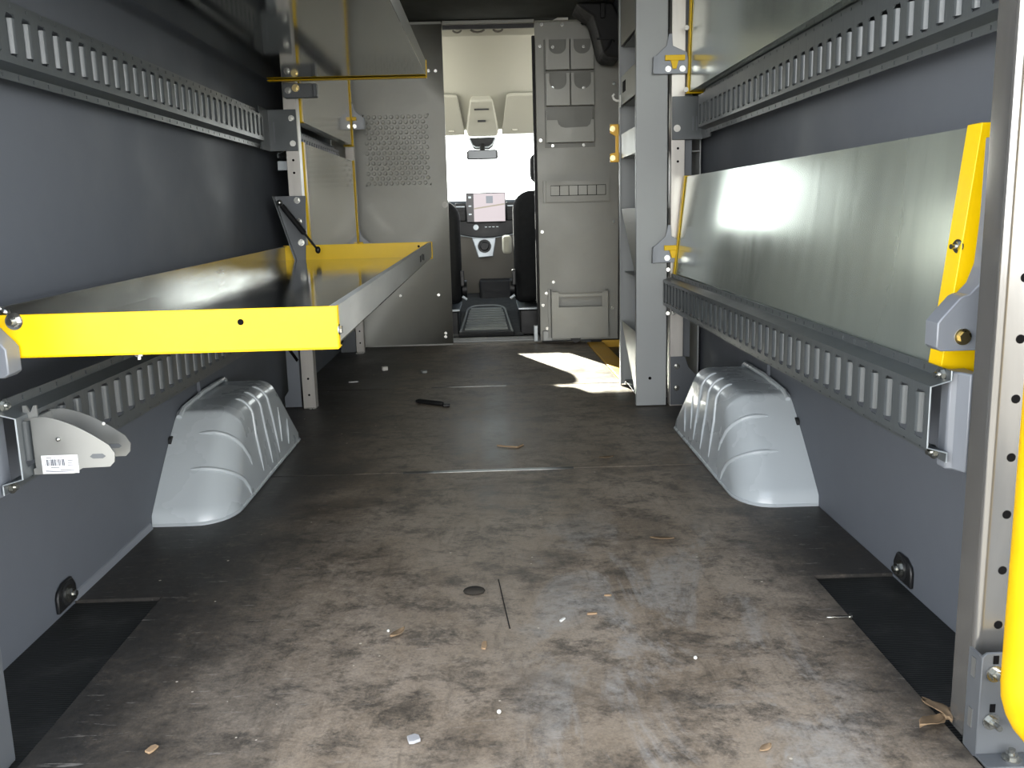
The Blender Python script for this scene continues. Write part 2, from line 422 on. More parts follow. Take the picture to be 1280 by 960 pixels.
build('dimpled_sheet', mb, M['part'], pl, smooth=20)
build('backing', MB().prism([(xa, .0), (xb-.004, 0), (xb-.004, 1.893), (-.775, 1.893), (-.87, 1.7), (xa, 1.35)], 'y', YP+.02, YP+.03), M['part'], pl)
for x, z in ((-.338, 1.618), (-.296, 1.617), (-.563, .314), (-.33, .313), (-.296, .077), (-.297, .055)):
    bolt(pl, (x, YP, z), (0, -1, 0), .006, stud=0)
bolt(pl, (-.271, YP, .85), (0, -1, 0), .012, M['white'], stud=.8, name='latch')

pr = thing('wall_front', 'grey sheet steel partition right of the cab doorway carrying document pockets', 'partition', (.5, YP, 0)); pr['kind'] = 'structure'
build('sheet', MB().prism([(.285, .012), (.764, .012), (.778, 1.655), (.675, 1.672), (.60, 1.878), (.285, 1.874)], 'y', YP, YP+.025), M['part'], pr, bevel=.003)
build('door_seal', MB().box(.268, .284, YP-.005, YP+.03, .1, 1.80), M['rubber'], pr, bevel=.003)
build('hinge_block', MB().box(.245, .27, YP-.015, YP+.02, .012, .11), M['silver'], pr, bevel=.003)
build('foot_plate', MB().box(.30, .36, YP-.012, YP, .012, .075), M['galv'], pr, bevel=.003)
for x, z in ((.327, 1.859), (.447, 1.856), (.563, 1.858), (.315, 1.74), (.309, 1.21), (.746, 1.522), (.742, .725), (.308, .675), (.305, .232), (.73, .205), (.326, .304), (.328, .088), (.371, .371), (.33, .04)):
    bolt(pr, (x, YP, z), (0, -1, 0), .0075, stud=0, washer=1.25)
struct('wall_front_header', MB().box(-.25, .285, YP, YP+.03, 1.872, 1.893), M['part'], bevel=.004)
struct('trim_7', MB().box(-.25, .285, YP+.03, YP+.05, 1.85, 1.893), M['black'])
struct('wall_front_fill', MB().box(.60, .865, YP+.027, YP+.04, -.03, 1.9), M['black'])  # black panel added to close the gap against leaking light
single('tag', MB().prism([(.39, 1.878), (.48, 1.878), (.48, 1.892), (.42, 1.892)], 'y', YP-.02, YP-.005), M['white'], 'small pale tag above the top edge of the right partition panel', 'tag')

# document pockets
dp = thing('document_holder', 'grey steel document holder with four small pockets and one wide pocket', 'document holder', (.484, YP-.002, 1.18))
build('back_plate', MB().box(.335, .632, YP-.006, YP-.001, 1.165, 1.775), M['partb'], dp)
def pocket(xa, xb, za, zb, cut):
    """front sheet with a round-bottomed cut plus floor and sides"""
    mb = MB(); yf = YP-.065; n = 8; w = xb-xa
    c0, c1, dep, r = cut
    pts = [(xa, za), (xb, za), (xb, zb)]
    pts += [(c1, zb), (c1, zb-dep+r)]+[(c1-r+r*math.cos(-PI/2*k/n), zb-dep+r+r*math.sin(-PI/2*k/n)) for k in range(1, n+1)]
    pts += [(c0+r+r*math.cos(-PI/2-PI/2*k/n), zb-dep+r+r*math.sin(-PI/2-PI/2*k/n)) for k in range(n+1)]+[(c0, zb)]
    pts += [(xa, zb)]
    mb.prism(pts, 'y', yf, yf+.006)
    mb.box(xa, xb, yf+.0025, YP-.006, za, za+.003); mb.box(xa, xa+.0025, yf+.0025, YP-.006, za, zb); mb.box(xb-.0025, xb, yf+.0025, YP-.006, za, zb)
    return mb
for za, zb, dp_ in ((1.600, 1.770, .085), (1.400, 1.580, .09)):
    for xa_, xb_ in ((.345, .480), (.488, .622)):
        build('pocket', pocket(xa_, xb_, za, zb, (xa_+.018, xb_-.018, dp_, .045)), M['partd'], dp, smooth=40)
mb = MB(); yf = YP-.065
mb.prism([(.343, 1.192), (.620, 1.192), (.620, 1.318), (.606, 1.318), (.598, 1.292), (.580, 1.277), (.450, 1.273), (.428, 1.279), (.412, 1.294), (.405, 1.318), (.343, 1.318)], 'y', yf, yf+.006)
mb.box(.343, .620, yf+.0025, YP-.006, 1.192, 1.195); mb.box(.343, .3455, yf+.0025, YP-.006, 1.192, 1.37); mb.box(.6175, .62, yf+.0025, YP-.006, 1.192, 1.385)
build('wide_pocket', mb, M['partd'], dp)
for x, z in ((.389, 1.733), (.57, 1.733), (.385, 1.506), (.567, 1.502), (.38, 1.177), (.564, 1.177)):
    bolt(dp, (x, YP-.006, z), (0, -1, 0), .0075, stud=0, washer=1.2)
# key rack with slots
kr = thing('slot_rack', 'wide flat steel rack with one row of square slots', 'rack', (.52, YP, .845))
mb = MB(); yk = YP-.045
mb.box(.334, .710, yk, yk+.003, .848, .884); mb.box(.334, .710, yk, yk+.003, .945, .970); mb.box(.334, .360, yk, yk+.003, .884, .945); mb.box(.690, .710, yk, yk+.003, .884, .945)
mb.box(.334, .710, yk+.003, YP-.004, .967, .970); mb.box(.334, .710, yk+.003, YP-.004, .848, .851); mb.box(.334, .337, yk+.003, YP-.004, .848, .97); mb.box(.707, .710, yk+.003, YP-.004, .848, .97)
build('front', mb, M['part'], kr)
for k in range(6): build('slot_plate', MB().box(.362+.0548*k, .3605+.0548*(k+1)-.003, yk+.001, yk+.004, .8875, .942), M['partd'], kr)
build('liner', MB().box(.34, .704, yk+.01, yk+.012, .855, .962), M['hole'], kr)
build('mounting_strip', MB().box(.318, .333, yk+.01, YP-.001, .846, .972), M['part'], kr)
# bin at the foot of the partition
bn = thing('open_bin', 'grey steel open bin low on the right partition panel with a wide window', 'bin', (.52, YP, .03))
yb = YP-.095; mb = MB()
mb.box(.352, .692, yb, yb+.003, .037, .225); mb.box(.352, .395, yb, yb+.003, .225, .318); mb.box(.656, .692, yb, yb+.003, .225, .318); mb.box(.395, .656, yb, yb+.003, .288, .305)
mb.box(.352, .692, yb+.003, YP-.003, .037, .040); mb.box(.352, .355, yb+.003, YP-.003, .037, .33); mb.box(.689, .692, yb+.003, YP-.003, .037, .325)
build('front', mb, M['partd'], bn)
build('mounting_strip', MB().box(.335, .35, YP-.02, YP-.001, .03, .33), M['part'], bn)
build('latch', MB().prism([(.46, .036), (.53, .036), (.505, .008), (.485, .008)], 'y', yb+.01, yb+.03), M['black'], bn)

# dark moulded housing in the upper corner by the side door
tb = thing('door_track_cover', 'black plastic moulding in the upper corner beside the partition', 'cover', (.62, 5.35, 1.6))
build('body', MB().prism([(.49, 1.893), (.52, 1.868), (.585, 1.823), (.613, 1.72), (.636, 1.632), (.66, 1.615), (.733, 1.604), (.75, 1.68), (.755, 1.75), (.69, 1.893)], 'y', 5.22, 5.54), M['rubber'], tb, bevel=.012)
build('clip', MB().box(.60, .69, 5.205, 5.225, 1.70, 1.71), M['rubber'], tb)
build('cable', MB().tube([(.64, 5.215, 1.64), (.66, 5.2, 1.66), (.68, 5.21, 1.70), (.70, 5.215, 1.69)], .006, 8), M['rubber'], tb)
build('handle', MB().box(.62, .645, 5.20, 5.222, 1.81, 1.885), M['rubber'], tb, bevel=.004)

# ------------------------------------------------------------------ cab
struct('sill', MB().prism([(-.42, 5.657), (.30, 5.657), (.29, 5.9), (-.28, 5.9)], 'z', -.01, .008), M['sill'], bevel=.004)
struct('floor_cab', MB().box(-.93, .867, 5.66, 7.3, -.05, -.012), M['cabfloor'])
mb = MB()
for s, e in ((5.70, 5.71), (5.76, 5.775), (5.82, 5.83)): mb.box(-.36, .25, s, e, .008, .013)
struct('sill_rib', mb, M['galv'])
# ramp with ribbed mat
mb = MB(); mb.prism([(6.06, -.012), (6.08, .01), (6.75, .112), (7.1, .19), (7.1, -.012)], 'x', -.31, .2)
struct('floor_tunnel', mb, M['cabfloor'], bevel=.01)
mt = thing('ribbed_mat', 'light grey ribbed rubber mat on the raised floor between the cab seats', 'mat', (-.05, 6.06, .01))
def ramp_pt(x, t, h=0.): return (x, 6.075+t*.675, .0135+t*.1025+h)
n = 18; out = []
for k in range(n+1):
    a = PI*k/n; sx_ = math.cos(a)
    out.append((-.05+.14*(abs(sx_)**.6)*(1 if sx_ > 0 else -1), .72+.28*math.sin(a)**.8))
outline = [(.122, 0)]+out+[(-.222, 0)]
mb = MB(); nv = len(outline)
mb.add([ramp_pt(x, t, .001) for x, t in outline]+[ramp_pt(x, t, .009) for x, t in outline], [tuple(range(nv)), tuple(range(nv, 2*nv))]+[(i, (i+1) % nv, nv+(i+1) % nv, nv+i) for i in range(nv)])
build('sheet', mb, M['cabfloor'], mt)
build('border', MB().tube([ramp_pt(x, t, .009) for x, t in outline], .008, 6), M['mat'], mt)
for k in range(9):
    t = .05+k*.095; hw = .145-.035*t-(.05*max(0, t-.7))
    mb = MB(); p = [ramp_pt(-.05-hw, t, .009), ramp_pt(-.05+hw, t, .009), ramp_pt(-.05+hw, t+.056, .009), ramp_pt(-.05-hw, t+.056, .009)]
    q = [(a[0], a[1], a[2]+.008) for a in p]
    mb.add(p+q, [(0, 1, 2, 3), (4, 5, 6, 7), (0, 1, 5, 4), (1, 2, 6, 5), (2, 3, 7, 6), (3, 0, 4, 7)])
    build('rib', mb, M['mat'], mt)
build('front_lip', MB().box(-.235, .135, 6.045, 6.075, -.01, .014), M['rubber'], mt, bevel=.004)

ds = thing('dashboard', 'black dashboard with grey centre stack seen through the cab doorway', 'dashboard', (-.03, 7.1, -.01))
build('top', MB().prism([(7.02, .735), (6.985, .85), (7.02, .885), (7.3, .895), (7.62, .86), (7.62, .6), (7.2, .6)], 'x', -.9, .84), M['black'], ds, bevel=.015)
n = 12; band = []
for k in range(n+1):
    t = k/n; band.append((-.25+.43*t, .64-.028*math.sin(PI*t)))
mb = MB(); mb.prism(band+[(.18, .735), (-.25, .735)], 'y', 6.955, 7.1)
build('control_band', mb, M['black'], ds, bevel=.006)
build('chrome_line', MB().tube([(x, 6.953, z-.004) for x, z in band], .003, 6), M['silver'], ds)
build('power_button', MB().tube([(-.111, 6.957, .689), (-.111, 6.945, .689)], .02, 16), M['silver'], ds)
for k in range(4): build('button', MB().box(-.045+.028*k, -.028+.028*k, 6.948, 6.957, .687, .692), M['silver'], ds)
for sx_ in (-1, 1):
    xa_ = -.262 if sx_ < 0 else .118; xb_ = xa_+.08
    vt = build('air_vent', MB().box(xa_, xb_, 6.96, 7.02, .735, .868), M['black'], ds, bevel=.006)
    for k in range(4): build('vent_slat', MB().box(xa_+.008, xb_-.008, 6.952, 6.965, .748+.03*k, .755+.03*k), M['silver'] if k == 3 else M['rubber'], vt)
build('centre_stack', MB().prism([(6.99, .63), (7.06, .27), (7.2, .05), (7.3, .05), (7.3, .63)], 'x', -.30, .22), M['beiged'], ds, bevel=.02)
sp = build('shifter_panel', MB().prism([(-.145, .612), (.035, .612), (.012, .47), (-.10, .462)], 'y', 6.975, 7.02), M['silver'], ds, bevel=.006)
build('shifter_dish', MB().cyl((-.052, 6.976, .548), (-.052, 6.968, .548), .05, 20), M['black'], sp)
build('shift_knob', MB().tube([(-.052, 6.97, .548), (-.052, 6.94, .548), (-.052, 6.935, .548)], [.034, .032, .026], 20), M['black'], sp)
build('lower_bin', MB().box(-.10, .17, 6.96, 7.1, .10, .30), M['rubber'], ds, bevel=.02)
scn = thing('touch_screen', 'tall lit tablet style screen standing on the dashboard', 'screen', (-.032, 6.94, .722))
build('housing', MB().box(-.178, .114, 6.93, 6.955, .722, .94), M['black'], scn, bevel=.006)
build('display', MB().box(-.122, .108, 6.926, 6.9305, .73, .933), M['disp'], scn)
build('side_bar', MB().box(-.172, -.123, 6.926, 6.9305, .73, .933), M['disp_dark'], scn)
build('map_block', MB().box(-.03, .02, 6.9235, 6.926, .862, .915), M['disp_road'], scn)
build('map_line', MB().prism([(-.12, .82), (.106, .85), (.106, .86), (-.12, .83)], 'y', 6.9235, 6.926), M['disp_line'], scn)
build('icon', MB().box(-.16, -.14, 6.9235, 6.926, .90, .915), M['silver'], scn)
build('icon', MB().box(-.16, -.14, 6.9235, 6.926, .84, .85), M['silver'], scn)
build('icon', MB().box(-.16, -.14, 6.9235, 6.926, .78, .79), M['silver'], scn)

# headliner, visors, console, mirror
hp = [(5.665, 1.872), (5.74, 1.862), (5.765, 1.832), (5.8, 1.835), (6.0, 1.79), (6.2, 1.715), (6.4, 1.61), (6.6, 1.49), (6.74, 1.395), (6.80, 1.375)]
struct('ceiling_cab', MB().sheet(hp, 'x', -.92, .86), M['beige'], solid=.02, off=1)
struct('roof_cab', MB().prism([(5.64, 1.955), (6.0, 1.89), (6.4, 1.75), (6.85, 1.42), (6.85, 1.39), (6.4, 1.70), (6.0, 1.88), (5.64, 1.925)], 'x', -.95, .9), M['grey'])
for i, (xc, hw) in enumerate(((-.165, .025), (-.045, .04), (.075, .028))):
    single('roof_clip', MB().tube([(xc-hw, 5.70, 1.852), (xc-hw*.6, 5.695, 1.842), (xc, 5.693, 1.838), (xc+hw*.6, 5.695, 1.842), (xc+hw, 5.70, 1.852)], .006, 8), M['beiged'],
           ('left small beige roof clip above the doorway', 'middle and widest beige roof clip above the doorway', 'right small beige roof clip above the doorway')[i], 'clip', 'roof clips above the doorway')
def visor(x0_, x1_, inner, label):
    o = thing('sun_visor', label, 'sun visor', ((x0_+x1_)/2, 6.7, 1.38))
    ya, za, yb_, zb = 6.42, 1.575, 6.80, 1.352
    r = .05; pts = []
    if inner > 0:   # rounded corner on the high x side
        pts = [(x0_, 0), (x1_-r, 0)]+[(x1_-r+r*math.sin(a*PI/12), r-r*math.cos(a*PI/12)) for a in range(1, 7)]+[(x1_+.035, 1), (x0_, 1)]
    else:
        pts = [(x1_, 0), (x0_+r, 0)]+[(x0_+r-r*math.sin(a*PI/12), r-r*math.cos(a*PI/12)) for a in range(1, 7)]+[(x0_-.035, 1), (x1_, 1)]
    # t=0 is the upper rear edge
    mb = MB(); nv = len(pts)
    lo = [(x, ya+(yb_-ya)*t, za+(zb-za)*t-.012) for x, t in pts]; hi = [(x, y, z+.02) for x, y, z in lo]
    mb.add(lo+hi, [tuple(range(nv)), tuple(range(nv, 2*nv))]+[(i, (i+1) % nv, nv+(i+1) % nv, nv+i) for i in range(nv)])
    build('panel', mb, M['beige'], o, bevel=.006)
    xc = x1_-.06 if inner > 0 else x0_+.06
    build('clip', MB().box(xc-.02, xc+.02, 6.74, 6.77, 1.362, 1.372), M['beige'], o)
visor(-.68, -.20, 1, 'beige sun visor left of the roof console')
visor(.13, .62, -1, 'beige sun visor right of the roof console')
oc = thing('roof_console', 'beige overhead console with map light above the rear view mirror', 'console', (-.04, 6.6, 1.34))
mb = MB()
mb.add([(-.12, 6.45, 1.535), (.04, 6.45, 1.535), (.075, 6.76, 1.36), (-.155, 6.76, 1.36), (-.10, 6.47, 1.58), (.02, 6.47, 1.58), (.075, 6.80, 1.41), (-.155, 6.80, 1.41), (.065, 6.80, 1.325), (-.145, 6.80, 1.325)],
       [(0, 1, 2, 3), (0, 4, 5, 1), (1, 5, 6, 2), (0, 3, 7, 4), (3, 2, 8, 9), (3, 9, 7), (2, 6, 8), (6, 7, 9, 8), (4, 7, 6, 5)])
build('shell', mb, M['beige'], oc, bevel=.012)
build('slot', MB().box(-.09, .01, 6.515, 6.535, 1.484, 1.492), M['black'], oc)
build('microphone', MB().box(-.07, -.015, 6.63, 6.655, 1.416, 1.428), M['black'], oc)
mr = thing('rear_view_mirror', 'dark rear view mirror hanging under the roof console', 'mirror', (-.045, 6.75, 1.16))
build('camera_cover', MB().prism([(-.14, 1.325), (.055, 1.325), (.035, 1.27), (.01, 1.245), (-.10, 1.245), (-.12, 1.27)], 'y', 6.80, 6.9), M['rubber'], mr, bevel=.01)
build('trim_loop', MB().tube([(-.135, 6.795, 1.315), (-.115, 6.79, 1.27), (-.09, 6.79, 1.255), (0, 6.79, 1.255), (.03, 6.79, 1.275), (.05, 6.795, 1.315)], .006, 8), M['silver'], mr)
build('stem', MB().cyl((-.045, 6.8, 1.27), (-.045, 6.755, 1.215), .018, 12), M['black'], mr)
build('housing', MB().prism([(-.152, 1.168), (.055, 1.168), (.065, 1.18), (.065, 1.225), (.05, 1.235), (-.145, 1.235), (-.158, 1.222), (-.158, 1.18)], 'y', 6.735, 6.77), M['black'], mr, bevel=.008)
build('mirror_glass', MB().box(-.145, .052, 6.731, 6.736, 1.175, 1.228), M['tint'], mr)

def seat(name, x0_, x1_, inner, label, top):
    o = thing(name, label, 'seat', ((x0_+x1_)/2, 6.3, -.01))
    build('seat_box', MB().box(x0_+.03, x1_-.03, 6.08, 6.55, -.012, .16), M['black'], o, bevel=.01)
    build('rail', MB().box(x0_+.02, x1_-.02, 6.06, 6.6, .16, .175), M['silver'], o, bevel=.003)
    build('cushion', MB().box(x0_, x1_, 6.12, 6.68, .20, .36), M['blackm'], o, bevel=.05, seg=4)
    n = 8; r = .12; pts = [(x0_+.015, .22), (x1_-.015, .22), (x1_, .45)]
    pts += [(x1_-r+r*math.cos(a*PI/2/n), top-r+r*math.sin(a*PI/2/n)) for a in range(n+1)]+[(x0_+r-r*math.sin(a*PI/2/n), top-r+r*math.cos(a*PI/2/n)) for a in range(n+1)]+[(x0_, .45)]
    build('backrest', MB().prism(pts, 'y', 6.02, 6.16), M['blackm'], o, bevel=.035, seg=3)
    xc = (x0_+x1_)/2
    build('headrest', MB().box(xc-.13, xc+.13, 6.03, 6.13, top+.05, top+.23), M['blackm'], o, bevel=.04, seg=3)
    build('headrest_post', MB().cyl((xc-.06, 6.08, top-.02), (xc-.06, 6.08, top+.08), .008), M['steel'], o)
    build('headrest_post', MB().cyl((xc+.06, 6.08, top-.02), (xc+.06, 6.08, top+.08), .008), M['steel'], o)
    xi = x0_ if inner < 0 else x1_
    build('recliner_cover', MB().tube([(xi, 6.15, .30), (xi+inner*.03, 6.15, .30)], .06, 16), M['black'], o)
    build('belt_buckle', MB().box(xi+inner*.005-.012, xi+inner*.005+.012, 6.0, 6.03, .33, .43), M['black'], o, bevel=.004)
    build('lever', MB().cyl((xi, 6.04, .26), (xi+inner*.03, 6.04, .24), .009), M['silver'], o)
    return o
s1 = seat('passenger_seat', .145, .64, -1, 'black seat at the right of the cab doorway with armrest folded down', .93)
build('armrest', MB().box(.075, .135, 6.2, 6.55, .52, .64), M['beige'], s1, bevel=.02, seg=3)  # pale beige on the black seat stands in for sunlight
s2 = seat('driver_seat', -.72, -.20, 1, 'black seat at the left of the cab doorway, seen edge on', .88)

# windscreen and lower cab body
struct('window_1', MB().add([(-.80, 6.83, 1.385), (.74, 6.83, 1.385), (.84, 7.62, .85), (-.90, 7.62, .85)], [(0, 1, 2, 3)]), M['glass'], solid=.005)
struct('wall_cab_left', MB().box(-.97, -.935, 5.665, 7.65, -.05, .80), M['black'])
struct('wall_cab_right', MB().box(.87, .905, 5.665, 7.65, -.05, .80), M['black'])
struct('wall_cab_front', MB().box(-.93, .865, 7.63, 7.68, -.05, .84), M['black'])
struct('ground', MB().box(-30, 30, -30, 40, -.80, -.78), mat('asphalt', '8a8781', .9, 0, .2, 3, .2, 60))

# ------------------------------------------------------------------ wheel housings
def housing(xw, xi, side, label):
    """side -1 left wall, +1 right wall; xw wall, xi inner face at the floor"""
    o = thing('wheel_housing', label, 'wheel housing', ((xw+xi)/2, 2.85, 0))
    key = [(2.375, 0.), (2.375, .03), (2.60, .225), (2.70, .262), (3.05, .262), (3.14, .235), (3.335, .03), (3.335, 0)]
    # round the arch with a Catmull-Rom spline
    P = []
    for i in range(1, len(key)-2):
        a, b, c, d = (Vector(key[j]) for j in (i-1, i, i+1, i+2))
        for k in range(8):
            t = k/8
            P.append(.5*((2*b)+(-a+c)*t+(2*a-5*b+4*c-d)*t*t+(-a+3*b-3*c+d)*t**3))
    P.append(Vector(key[-2])); P = [Vector((2.372, 0))]+P+[Vector((3.337, 0))]
    n = len(P); N = []
    for i in range(n):
        d = (P[min(i+1, n-1)]-P[max(i-1, 0)]).normalized(); N.append(Vector((d.y, -d.x)))   # points inward
    for i in range(n):   # keep the rounding level near the floor
        t = min(1, P[i].y/.2); t = t*t*(3-2*t); h = Vector((1 if i < n/2 else -1, 0)); N[i] = (h*(1-t)+N[i]*t).normalized()
    lean = .12; ns = 8; W = abs(xi-xw)
    def rad(i):   # broad corner at the near foot, tighter over the top
        y = P[i].x; t = min(1, max(0, (y-2.40)/.32)); return (.095*(1-t)+.062*t, .12*(1-t)+.05*t)
    U = [[0., 0.]]+[[1.*k/ns, PI/2*k/ns] for k in range(ns+1)]
    rows = []
    def grid(j, i):
        lat, dep = rad(i)
        if j == 0: u, dd = 0., 0.
        else:
            a = PI/2*(j-1)/ns; u = 1-lat/W*(1-math.sin(a)); dd = dep*(1-math.cos(a))
        q = P[i]+N[i]*dd; z = max(q.y, 0)
        return Vector((xw+(xi-xw)*u+side*lean*z*u, q.x, z))
    m = ns+2; mb = MB(); vs = [grid(j, i) for j in range(m) for i in range(n)]
    fs = [(j*n+i, j*n+i+1, (j+1)*n+i+1, (j+1)*n+i) for j in range(m-1) for i in range(n-1)]
    fs.append(tuple((m-1)*n+i for i in range(n)))
    mb.add(vs, fs)
    def side_pt(y, z, off=0.): return (xi+side*lean*z-side*off, y, z)
    build('shell', mb, M['housing'], o, smooth=50)
    def idx(y):   # arch index whose profile passes y
        return min(range(n-1), key=lambda i: abs(P[i].x-y))
    def rib(path, rad_=.0055): build('rib', MB().tube(path, [rad_*.3]+[rad_]*(len(path)-2)+[rad_*.3], 8), M['housing'], o, smooth=60)
    for ya, yb_, zb in ((2.76, 2.775, .035), (2.87, 2.89, .03), (2.98, 2.995, .035)):
        i = idx(ya); path = [grid(j, i) for j in range(2, m)]
        e = path[-1]; rib(path+[side_pt(ya+(yb_-ya)*t, e.z+(zb-e.z)*t) for t in (.35, .7, 1)])
    rib([side_pt(3.08, .17), side_pt(3.065, .12), side_pt(3.05, .06)]); rib([side_pt(3.17, .11), side_pt(3.15, .075), side_pt(3.13, .03)])
    for ya in (2.565, 2.475):
        i = idx(ya); path = [grid(0, i).lerp(grid(1, i), .7)]+[grid(j, i) for j in range(1, m)]
        e = path[-1]; rib(path+[side_pt(e.y+.03, max(.02, e.z-.03)), side_pt(e.y+.045, max(.01, e.z-.06))], .0065)
    # welded flange along the wall and round the foot
    build('weld_flange', MB().tube([(xw-side*.012, 2.62, .245), (xw-side*.012, 2.66, .262), (xw-side*.014, 2.85, .275), (xw-side*.014, 3.07, .276), (xw-side*.01, 3.11, .262)], .008, 8), M['housing'], o)
    foot = [grid(j, 1) for j in range(m)]+[grid(j, n-2) for j in range(m-1, -1, -1)]
    build('foot_flange', MB().tube([(p.x-side*.003, p.y, .005) for p in foot], .005, 6), M['housing'], o)
    build('wall_clip', MB().box(min(xw-side*.002, xw-side*.012), max(xw-side*.002, xw-side*.012), 2.83, 2.84, .26, .325), M['wall'], o)
    build('wall_plug', MB().cyl((xw, 2.56, .19), (xw-side*.008, 2.56, .19), .014, 14), M['rubber'], o)
    return o
housing(XL+.001, -.722, -1, 'pale grey steel wheel housing on the left, below the lowered yellow shelf')
housing(XR-.001, .655, 1, 'pale grey steel wheel housing on the right, below the slotted rail')

# ------------------------------------------------------------------ uprights
def post(name, label, pts, y0, y1, z1=1.89, m=None, group=None):
    o = thing(name, label, 'upright', (sum(p[0] for p in pts)/len(pts), y0, 0), group)
    return o
def channel(x_in, x_out, y0, y1, label, z0=0., z1=1.89):
    """C channel: camera-side web, inner flange; x_in is the aisle side"""
    o = thing('shelf_upright', label, 'upright', ((x_in+x_out)/2, y0, z0), 'aluminium shelf uprights')
    t = .004 if x_out > x_in else -.004
    pts = [(x_in, y0), (x_out, y0), (x_out, y1), (x_out-t, y1), (x_out-t, y0+.004), (x_in+t, y0+.004), (x_in+t, y1), (x_in, y1)]
    build('channel', MB().prism(pts, 'z', z0, z1), M['alu_up'], o, bevel=.0012)
    for z in (.06, .13, .98, 1.03):
        build('hole', MB().cyl(((x_in+x_out)/2, y0-.0004, z), ((x_in+x_out)/2, y0+.002, z), .005, 10), M['hole'], o)
    return o
u1 = channel(-.765, -.818, 3.85, 3.905, 'aluminium upright at the far end of the lowered yellow shelf')
u2 = channel(-.768, -.815, 5.41, 5.46, 'aluminium upright standing against the left partition panel')
u3 = channel(.715, .768, 3.70, 3.755, 'aluminium upright beside the grey shelf tower')
# gussets at the foot of the uprights
build('gusset', MB().prism([(-.83, .005), (-.90, .005), (-.90, .05), (-.882, .075), (-.882, .33), (-.83, .33)], 'y', 3.87, 3.875), M['greyl'], u1)
build('gusset_slot', MB().prism([(-.87, .25), (-.838, .20), (-.83, .21), (-.862, .26)], 'y', 3.866, 3.8705), M['hole'], u1)
build('foot', MB().box(-.815, -.76, 3.83, 3.87, .0005, .006), M['steel'], u1)
build('gusset', MB().prism([(-.82, .003), (-.91, .003), (-.91, .05), (-.88, .08), (-.86, .13), (-.82, .13)], 'y', 5.43, 5.435), M['greyd'], u2)
build('foot', MB().box(-.815, -.765, 5.36, 5.40, .0005, .008), M['steel'], u2)
build('gusset', MB().prism([(.717, .005), (.85, .005), (.85, .10), (.79, .16), (.775, .205), (.717, .205)], 'y', 3.694, 3.699), M['greyd'], u3)
bolt(u3, (.742, 3.694, .165), (0, -1, 0), .008); bolt(u3, (.742, 3.694, .075), (0, -1, 0), .008)
build('return_plate', MB().box(.772, .80, 3.72, 3.75, .2, 1.89), M['greyd'], u3)

rp_ = thing('rear_post', 'bright aluminium post at the right rear door opening', 'post', (.8, 1.26, 0))
mb = MB(); pts = [(.70, 1.312)]+[(.713-.013*math.cos(a*PI/16), 1.269-.013*math.sin(a*PI/16)) for a in range(0, 9)]+[(.95, 1.256), (.95, 1.268), (.716, 1.272), (.712, 1.312)]
build('extrusion', MB().prism(pts, 'z', .0, 1.89), M['alu_post'], rp_, smooth=50)
for k in range(-2, 16):
    z = .1885+.0853*k
    if .18 < z < 1.2: build('hole', MB().cyl((.733, 1.2555, z), (.733, 1.2585, z), .0065, 12), M['hole'], rp_)
pb = thing('post_foot_bracket', 'grey angle bracket bolted at the foot of the right rear post', 'bracket', (.75, 1.22, 0))
mb = MB()
mb.prism([(.690, 0), (.80, 0), (.80, .165), (.697, .165), (.690, .158)], 'y', 1.215, 1.22)
mb.box(.690, .695, 1.22, 1.253, 0, .158); mb.box(.69, .80, 1.18, 1.215, .001, .006)
build('plate', mb, M['greyd'], pb, bevel=.0015)
for z in (.118, .038): build('slot', MB().prism([(1.232, z), (1.242, z), (1.242, z+.03), (1.232, z+.03)], 'x', .6892, .6905), M['galv'], pb)
for z in (.148, .072): build('slot', MB().box(.706, .714, 1.2142, 1.2155, z, z+.013), M['hole'], pb)
bolt(pb, (.709, 1.215, .133), (.1, -1, 0), .0085, stud=1.6); bolt(pb, (.709, 1.215, .058), (.1, -1, 0), .0085, stud=1.6); bolt(pb, (.735, 1.20, .006), (0, 0, 1), .009, stud=.8)
lp = thing('rear_post', 'grey post edge at the left rear door opening', 'post', (-.85, 1.25, 0))
build('extrusion', MB().prism([(-.752, 1.24), (-.752, 1.30), (-.764, 1.30), (-.764, 1.252), (-1.0, 1.252), (-1.0, 1.24)], 'z', 0, 1.89), M['greyd'], lp, bevel=.003)
build('foot_plate', MB().box(-.79, -.735, 1.18, 1.24, .001, .02), M['rubber'], lp, bevel=.003)

